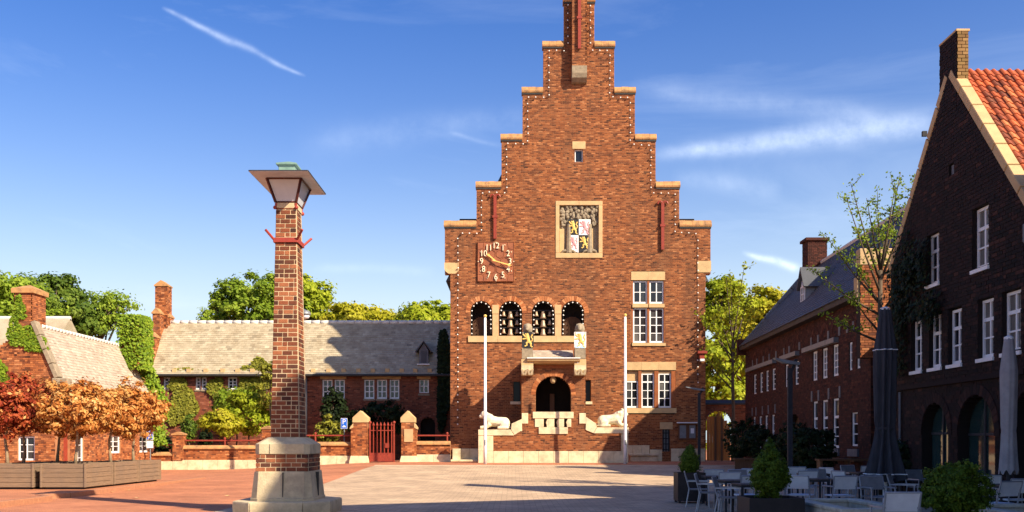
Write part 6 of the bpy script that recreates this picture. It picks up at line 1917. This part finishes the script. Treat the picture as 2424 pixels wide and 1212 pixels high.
CHAIRS = [  # px, Y, facing(deg, 0 = faces camera; back away), dark?, label
    (1652, 24.2, 80, 1, 'terrace chair seen side-on at the far left of the terrace'),
    (1680, 22.6, 75, 1, 'terrace chair second from the left, side-on, pale seat showing'),
    (1727, 20.6, 70, 1, 'terrace chair side-on just left of the middle boxwood planter'),
    (1684, 26.4, 180, 0, 'pale backed chair beside the small boxwood at the left'),
    (1721, 24.0, 180, 0, 'pale backed chair left of the middle boxwood, back to viewer'),
    (1757, 25.6, 10, 1, 'grey backed chair behind the table left of the middle boxwood'),
    (1768, 21.6, 190, 0, 'pale backed chair partly hidden by the middle boxwood'),
    (1777, 27.2, 170, 0, 'pale chair back peeping over the middle boxwood on its left'),
    (1881, 29.0, 175, 0, 'pale backed chair in the back row, first right of the middle boxwood'),
    (1902, 25.2, 185, 0, 'wide pale chair back right of the middle boxwood'),
    (1943, 26.2, 5, 1, 'grey backed chair in the middle of the terrace facing the viewer'),
    (1975, 28.0, 120, 0, 'pale chair turned aside in the back row, middle of the terrace'),
    (2009, 24.8, 110, 0, 'pale chair turned aside behind the dark table'),
    (1988, 21.4, 185, 0, 'pale backed chair at the dark table behind the concrete seat wall'),
    (1894, 21.6, 150, 0, 'pale chair tilted away at the left end of the concrete seat wall'),
    (2022, 30.5, 20, 1, 'grey chair half hidden in the back row near the parasol'),
    (2050, 30.0, 180, 0, 'pale backed chair in the back row left of the charcoal parasol'),
    (2078, 20.8, 5, 1, 'beige grey chair under the charcoal parasol'),
    (2150, 28.2, 100, 0, 'pale chair in the back row just right of the charcoal parasol'),
    (2140, 22.2, 60, 1, 'grey chair right of the white parasol pole'),
    (2180, 25.4, 15, 1, 'grey chair before the first shop arch'),
    (2336, 21.8, 160, 0, 'pale chair behind the large boxwood, near the second shop arch'),
    (2362, 18.6, 200, 0, 'grey white chair right of the large boxwood below the pale parasol'),
    (2405, 19.8, 180, 0, 'pale chair at the right picture edge'),
    (2118, 14.6, 180, 0, 'pale chair back in front of the concrete seat wall at the lower edge'),
]
for (px, Y, a, dk, lab) in CHAIRS:
    loc = (XP(px, Y), Y, .0); rz = R(a)
    src = ch_d if dk else ch_l
    if src is None:
        c = make_chair('terrace_chair', lab, m_meshd if dk else m_mesh, loc, rz)
        if dk: ch_d = c
        else: ch_l = c
    else:
        c = copy_tree(src, loc, rz, lab)
tb0 = None
TABLES = [(1700, 25.2, 'small table between the chairs left of the middle boxwood'), (1742, 22.6, 'small table next to the middle boxwood, left side'), (1785, 20.6, 'small table partly behind the middle boxwood planter'),
          (1925, 27.4, 'small table in the back row of the terrace'), (1915, 23.4, 'small table right of the middle boxwood'), (2015, 22.8, 'dark slatted table behind the concrete seat wall'), (2052, 28.4, 'small table in the back row left of the charcoal parasol'), (2118, 26.6, 'small table just behind the charcoal parasol'), (2392, 20.2, 'small table below the pale parasol')]
for (px, Y, lab) in TABLES:
    loc = (XP(px, Y), Y, 0); rz = R(rng.uniform(-8, 8))
    if tb0 is None:
        tb0 = thing('terrace_table', lab, 'table', loc, rz, group='terrace tables')
        for k in range(7):
            mb = MB(); mb.box(-.38 + k * .109, -.38 + k * .109 + .10, -.38, .38, .71, .735); mb.build('slat', m_tablet, tb0, local=True)
        mb = MB()
        for (a, b, c, d) in ((-.37, .37, -.37, -.33), (-.37, .37, .33, .37), (-.37, -.33, -.33, .33), (.33, .37, -.33, .33)): mb.box(a, b, c, d, .67, .709)
        mb.build('apron', m_iron, tb0, local=True)
        for sx in (-1, 1):
            for sy in (-1, 1):
                mb = MB(); mb.box(sx * .35 - .02, sx * .35 + .02, sy * .35 - .02, sy * .35 + .02, 0, .67); mb.build('leg', m_iron, tb0, local=True)
    else: copy_tree(tb0, loc, rz, lab)

def box_bush(label_p, label_b, px, Y, w, zt, bw, bh, cone, n):
    x = XP(px, Y)
    t = thing('plant_tub', label_p, 'planter', (x, Y, 0), group='plant tubs')
    h = w / 2
    for (a, b, c, d) in ((-h, h, -h, -h + .03), (-h, h, h - .03, h), (-h, -h + .03, -h + .031, h - .031), (h - .03, h, -h + .031, h - .031)):
        mb = MB(); mb.box(x + a, x + b, Y + c, Y + d, .06, zt); mb.build('side_panel', m_box, t, bevel=.004)
    mb = MB(); mb.box(x - h + .03, x + h - .03, Y - h + .03, Y + h - .03, .06, zt - .05); mb.build('soil', m_shrubsoil, t)
    for sx in (-1, 1):
        for sy in (-1, 1):
            mb = MB(); mb.box(x + sx * (h - .05) - .03, x + sx * (h - .05) + .03, Y + sy * (h - .05) - .03, Y + sy * (h - .05) + .03, 0, .059); mb.build('foot', m_box, t)
    shrub('boxwood', label_b, (x, Y, zt - .06), (bw / 2, bw / 2, bh / 2), lf_box, int(n * 2.4), .023, 'shrub', 'boxwood in tubs', clump=.10, nclump=420, cone=cone)
box_bush('black plant tub with the smallest boxwood at the left of the terrace', 'small conical boxwood in the leftmost tub', 1632, 26.1, .72, .80, .58, .78, .5, 5200)
box_bush('dark plant tub under the middle boxwood', 'egg shaped boxwood in the middle tub', 1823, 18.8, 1.02, .56, .80, 1.06, .42, 8500)
box_bush('dark plant tub under the largest boxwood', 'largest boxwood bush at the lower right', 2258, 15.6, 1.0, .40, 1.16, 1.0, .25, 9500)

# concrete seat walls
def ring_wall(label, x0, x1, y0, y1, zt, rz_):
    t = thing('seat_wall', label, 'bench', ((x0 + x1) / 2, (y0 + y1) / 2, 0), group='concrete seat walls')
    w = .22
    for (a, b, c, d) in ((x0, x1, y0, y0 + w), (x0, x1, y1 - w, y1), (x0, x0 + w, y0 + w + .004, y1 - w - .004), (x1 - w, x1, y0 + w + .004, y1 - w - .004)):
        mb = MB(); mb.box(a, b, c, d, 0, zt - .07); mb.build('wall_block', m_conc, t, bevel=.01)
        mb = MB(); mb.box(a - .02, b + .02, c - (.02 if c in (y0, y1 - w) else -.02), d + (.02 if c in (y0, y1 - w) else -.02), zt - .069, zt); mb.build('seat_slab', m_conc, t, bevel=.012)
    mb = MB(); mb.box(x0 + w, x1 - w, y0 + w, y1 - w, 0, .12); mb.build('soil', m_shrubsoil, t)
ring_wall('low square concrete seat wall before the charcoal parasol', 5.62, 6.95, 16.9, 20.1, .46, 0)
ring_wall('low concrete seat wall at the lower right picture edge', 8.1, 9.6, 15.8, 18.4, .46, 0)

# modern street lamps
for (px, Y, yt, hx0, lab) in ((1870, 29.8, 852, 1831, 'dark slender street lamp with flat arm before the long building'), (1655, 50.0, 918, 1622, 'dark slender street lamp with flat arm at the tower corner')):
    x = XP(px, Y); g = gz(x, Y); zt = ZP(yt, Y)
    t = thing('street_lamp', lab, 'street lamp', (x, Y, g), group='slender street lamps')
    mb = MB(); mb.box(x - .07, x + .07, Y - .05, Y + .05, g, zt - .25); mb.build('post', m_iron, t)
    mb = MB(); mb.prism([(x - .10, Y, zt - .6), (x - .02, Y, zt - .6), (x + .24, Y, zt + .02), (x + .14, Y, zt + .02)], (0, -.03, 0), (0, .03, 0)); mb.build('brace', m_iron, t)
    xl = XP(hx0, Y)
    mb = MB(); mb.smooth = False; mb.prism([(xl, Y, zt + .06), (x + .28, Y, zt - .08), (x + .26, Y, zt - .16), (x - .2, Y, zt - .10), (xl + .05, Y, zt + .01)], (0, -.12, 0), (0, .12, 0)); mb.build('lamp_arm', m_grey, t)

# shrubs along the long building and terrace back
for i, (px, Y, w, h, lab) in enumerate([(1756, 47, .85, 2.0, 'tall dark feathery shrub nearest the arched gateway'), (1800, 44, .95, 1.75, 'dark feathery shrub second from the arched gateway'), (1886, 36.5, .75, 2.0, 'dark shrub behind the slender street lamp'),
                                   (1925, 35.2, .8, 1.7, 'dark rounded shrub under the tall windows of the long building'), (2142, 27.8, .38, 1.3, 'dark bush between the charcoal parasol and the first shop arch')]):
    x = XP(px, Y)
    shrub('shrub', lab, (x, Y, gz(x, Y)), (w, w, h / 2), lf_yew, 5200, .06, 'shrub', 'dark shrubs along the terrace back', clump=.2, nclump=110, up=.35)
tr = thing('timber_trough', 'long dark timber trough behind the terrace in front of the long building', 'planter', (10.6, 38, 0))
for k in range(6):
    x0 = XP(1735, 43) + k * .42
    mb = MB(); mb.box(x0, x0 + .41, 42.6, 42.66, .1, .82); mb.build('plank', m_door, tr)
mb = MB(); mb.box(XP(1733, 43), XP(1880, 43), 42.5, 42.9, .83, .90); mb.build('top_rail', m_door, tr)
bt = thing('timber_counter', 'brown timber counter against the long building behind the chairs', 'counter', (11.4, 34, 0))
mb = MB(); mb.box(10.4, 12.4, 33.6, 34.1, .96, 1.02); mb.build('top_board', m_door, bt)
for x0 in (10.45, 11.4, 12.3):
    mb = MB(); mb.box(x0, x0 + .08, 33.65, 34.05, 0, .959); mb.build('leg', m_door, bt)

# ================================================================== TREES
def young_tree(label, px, Y, fork_py, tips, m, nper, leaf, r0=.07, spread=.5, basez=None):
    x = XP(px, Y); g = gz(x, Y)
    t = thing('young_tree', label, 'tree', (x, Y, g), group='thin street trees')
    mb = MB(); mb.smooth = True
    fz = ZP(fork_py, Y)
    mb.tube([(x, Y, g), (x + .03, Y, fz * .4), (x - .02, Y, fz * .7), (x, Y, fz)], [r0 * 1.2, r0, r0 * .9, r0 * .8], 8)
    pos = []
    for (tpx, tpy, start) in tips:
        s = Vector((x, Y, fz * start)); e = P(tpx, tpy, Y) + Vector((0, rng.uniform(-.9, .9), 0))
        mid = s.lerp(e, .45) + Vector((0, 0, -.04 * (e - s).length))
        pts = [s, mid, e]
        mb.tube(pts, [r0 * .55, r0 * .3, .008], 6)
        for k in range(6):
            q = rng.uniform(.3, .98); c = s.lerp(mid, q * 2) if q < .5 else mid.lerp(e, q * 2 - 1)
            dr = Vector((rng.gauss(0, 1), rng.gauss(0, 1), abs(rng.gauss(.6, .6)))).normalized() * rng.uniform(.25, .75) * spread * 1.6
            mb.tube([c, c + dr], [.012, .004], 4)
            for _ in range(nper):
                f = rng.uniform(.2, 1.05); pos.append(c + dr * f + Vector((rng.gauss(0, .05), rng.gauss(0, .05), rng.gauss(0, .05))))
        for _ in range(nper * 3):
            f = rng.uniform(.2, 1.0); pos.append(mid.lerp(e, f) + Vector((rng.gauss(0, .08), rng.gauss(0, .08), rng.gauss(0, .08))))
    mb.build('trunk', m_bark, t)
    link('crown', leaf_mesh('crown', np.array([tuple(p) for p in pos]), leaf, m, None), t)
young_tree('thin young tree with sparse leaves beside the gable house', 2084, 30.0, 640, [(2000, 440, .95), (2050, 470, 1.0), (2135, 405, 1), (2160, 430, .95), (2100, 450, 1), (1968, 545, .85), (1990, 480, .9), (2085, 470, 1), (2115, 520, .9), (1930, 620, .8), (1935, 740, .68), (2180, 560, .8), (2160, 640, .75), (2020, 600, .85), (2000, 700, .72), (2190, 690, .7), (2220, 620, .75), (2060, 560, .95), (2140, 480, 1)],
           lf_mid, 17, .045, .085)
young_tree('slim young tree growing before the arched gateway', 1735, 58.4, 800, [(1755, 625, 1), (1735, 640, 1), (1715, 660, .95), (1690, 700, .85), (1780, 680, .9), (1790, 760, .8), (1680, 760, .8), (1775, 820, .7), (1690, 850, .65), (1660, 745, .85), (1790, 720, .85), (1720, 720, 1), (1660, 830, .6)], lf_yel, 14, .10, .10, 1.2)

BG = [  # name,label, px, Y, crown list in (px,py,rx,ry,rz), material, leaves, leaf size
    ('big_tree', 'old tree with yellowish crown at the left picture edge behind the cottage', 20, 72, [(15, 715, 3.2, 3, 2.6), (30, 665, 2.2, 2.2, 1.4), (-30, 700, 3, 3, 3)], lf_mid, 7000, .17),
    ('big_tree', 'broad dark green tree behind the cottage chimney', 130, 76, [(125, 700, 2.8, 3, 2.6), (130, 655, 1.9, 2, 1.2), (110, 740, 3.6, 3, 1.8), (175, 740, 2.2, 2.2, 1.9)], lf_dark, 12000, .16),
    ('big_tree', 'loose pale green tree right of the dark tree, sky showing through', 235, 80, [(230, 715, 1.9, 2.2, 1.5), (262, 690, 1.4, 1.6, .8), (308, 702, .9, 1.2, .5), (215, 750, 1.9, 2.0, 1.0), (282, 738, 1.0, 1.3, .5)], lf_mid, 2600, .14),
    ('big_tree', 'wide rounded green tree behind the wing, left of the lamp column', 590, 84, [(575, 715, 3.2, 3, 2.7), (625, 690, 3.2, 3, 2.8), (535, 745, 2.0, 2.2, 1.4), (660, 735, 3.5, 3, 2)], lf_mid, 13000, .18),
    ('big_tree', 'light green tree just right of the lamp column behind the wing', 735, 86, [(740, 705, 2.5, 3, 2.6), (700, 690, 2.4, 3, 2.6), (770, 745, 1.9, 2.4, 1.6)], lf_yel, 9000, .18),
    ('big_tree', 'yellow green tree behind the middle of the wing roof', 835, 84, [(835, 735, 2.4, 2.4, 1.6), (810, 755, 2, 2.2, 1.3), (870, 750, 1.9, 2.2, 1.3)], lf_yel2, 7000, .18),
    ('big_tree', 'yellow green tree behind the wing roof near the tower', 915, 86, [(915, 750, 2.2, 2.4, 1.3), (950, 755, 2.2, 2.4, 1.2)], lf_yel2, 6000, .18),
    ('big_tree', 'pale green tree touching the tower edge behind the wing roof', 1015, 84, [(1015, 732, 2.2, 2.6, 1.5), (980, 745, 1.9, 2.2, 1.3), (1055, 740, 1.8, 2.4, 1.4)], lf_yel, 7000, .18),
    ('big_tree', 'tall spring green tree against the right side of the tower', 1700, 80, [(1700, 720, 2.2, 2.6, 2.9), (1690, 840, 2.4, 2.6, 3.0), (1735, 700, 2.0, 2.4, 2.2), (1720, 920, 2.2, 2.4, 2.2)], lf_yel, 13000, .18),
    ('big_tree', 'bright yellow green tree behind the far gable of the long building', 1815, 84, [(1810, 715, 2.3, 2.6, 2.2), (1850, 700, 1.8, 2.2, 1.7), (1780, 780, 2.4, 2.6, 2.6), (1800, 860, 2.6, 2.6, 2.6)], lf_yel2, 13000, .18),
]
for (nm, lab, px, Y, cr, m, n, ls) in BG:
    crowns = [(tuple(P(a, b + 22, Y + rng.uniform(-1, 1))), (rx_ * 1.02, ry_, rz2 * .86)) for (a, b, rx_, ry_, rz2) in cr]
    tree(nm, lab, (XP(px, Y), Y, .0), crowns, m, int(n * 2.0), ls * .92, .32, 'trees behind the buildings', clump=.72, nclump=190)
# further line of trees closing gaps low down
pos, nrm, tn = [], [], []
for k in range(30):
    X = -46 + k * 3.6; p, n, t_ = blob_points((X, 118 + rng.uniform(-3, 3), 5 + rng.uniform(-.5, .8)), (3.2, 2.5, 4.5), 34, 1500, 1.0)
    if X > 4 and X < 24: pass
    pos.append(p); nrm.append(n); tn.append(t_)
o = link('far_wood', leaf_mesh('far_wood', np.concatenate(pos), .3, lf_yel, np.concatenate(nrm), .5, rnd=np.concatenate(tn)))
tag(o, 'far wood reading as one mass behind the buildings', 'wood', kind='stuff')

# courtyard garden plants
def gp(px, Y, lab, cpy, rx_, rz2, m, n, leaf, cat='shrub', clump=.35, nm='garden_shrub', nclump=70, nmix=.5):
    x = XP(px, Y); zc = ZP(cpy, Y)
    t = thing(nm, lab, cat, (x, Y, .1), group='courtyard garden plants')
    mb = MB(); mb.smooth = True
    trunk_mesh(mb, (x, Y, .05), (x, Y, zc + rz2 * .2), .07, [(x + rng.uniform(-.7, .7) * rx_, Y + rng.uniform(-.5, .5), zc + rng.uniform(-.2, .6) * rz2) for _ in range(6)])
    mb.build('stem', m_bark, t)
    p, nn_, tn_2 = blob_points((x, Y, zc), (rx_, rx_ * .8, rz2), nclump, n, clump)
    link('foliage', leaf_mesh('foliage', p, leaf, m, nn_, nmix, rnd=tn_2), t)
gp(520, 60, 'bright yellow green maple in the courtyard garden', 1000, 1.25, .85, lf_yel2, 5200, .09, 'tree', .34, 'garden_tree', nmix=.75)
gp(590, 62, 'leafy green garden tree left of the lamp column', 975, 1.5, 1.5, lf_yel, 7500, .11, 'tree', .45, 'garden_tree')
gp(560, 64.5, 'olive green garden tree against the wing wall', 950, 1.6, 1.0, lf_mid, 4200, .11, 'tree', .4, 'garden_tree')
gp(640, 61, 'thin garden tree right behind the lamp column', 905, .8, 1.4, lf_ivyo, 1500, .10, 'tree', .4, 'garden_tree', 26)
gp(386, 58.6, 'dark clipped dome bush right of the parking sign', 1052, .58, .62, lf_yew, 4600, .05, 'shrub', .12, nclump=160)
gp(486, 58.6, 'small dark clipped dome bush behind the garden wall', 1040, .42, .62, lf_yew, 3400, .05, 'shrub', .12, nclump=120)
gp(448, 63, 'dark rounded bush at the foot of the ivy', 1015, .5, .8, lf_dark, 2000, .08, 'shrub', .25)
gp(790, 64.5, 'tall dark shrub below the paired windows of the wing', 975, .75, 1.6, lf_yew, 4200, .10, 'shrub', .35)
gp(775, 59.5, 'olive spiky shrub behind the wall beside the parking sign', 1022, .75, .85, lf_ivyo, 2000, .09, 'shrub', .3)
gp(905, 64.5, 'broad black green bush behind the red gate', 990, 1.5, 1.15, lf_yew, 6500, .10, 'shrub', .4)
gp(850, 64.5, 'dark bush left of the gate behind the pier', 1000, .8, .9, lf_yew, 3000, .10, 'shrub', .35)

# litter leaves on the paving
for i, (px, py) in enumerate([(417, 1139), (305, 1162), (322, 1180), (262, 1166), (540, 1174), (910, 1120), (880, 1112)]):
    Y = 1.6 * F / (py - HY); Y = min(Y, 46); x = XP(px, Y); z = gz(x, Y) + .008
    t = MB(); a = rng.uniform(0, 6)
    t.add([(x + math.cos(a + q) * s, Y + math.sin(a + q) * s, z + e) for q, s, e in ((0, .13, .0), (1.2, .07, .02), (2.4, .05, .01), (3.14, .12, .015), (4.2, .06, .0), (5.3, .07, .02))], [(0, 1, 2, 3, 4, 5)])
    tag(t.build('fallen_leaf', m_litter), ['dry leaf on the red paving near the farthest timber planter', 'dry leaf by the planter kerb', 'dry leaf beside the lamp column shadow', 'dry leaf on the kerb of the raised pavement', 'dry leaf between the kerb and the lamp column', 'dry leaf on the paving before the red gate', 'dry leaf left of the gate on the paving'][i], 'leaf', 'fallen leaves')
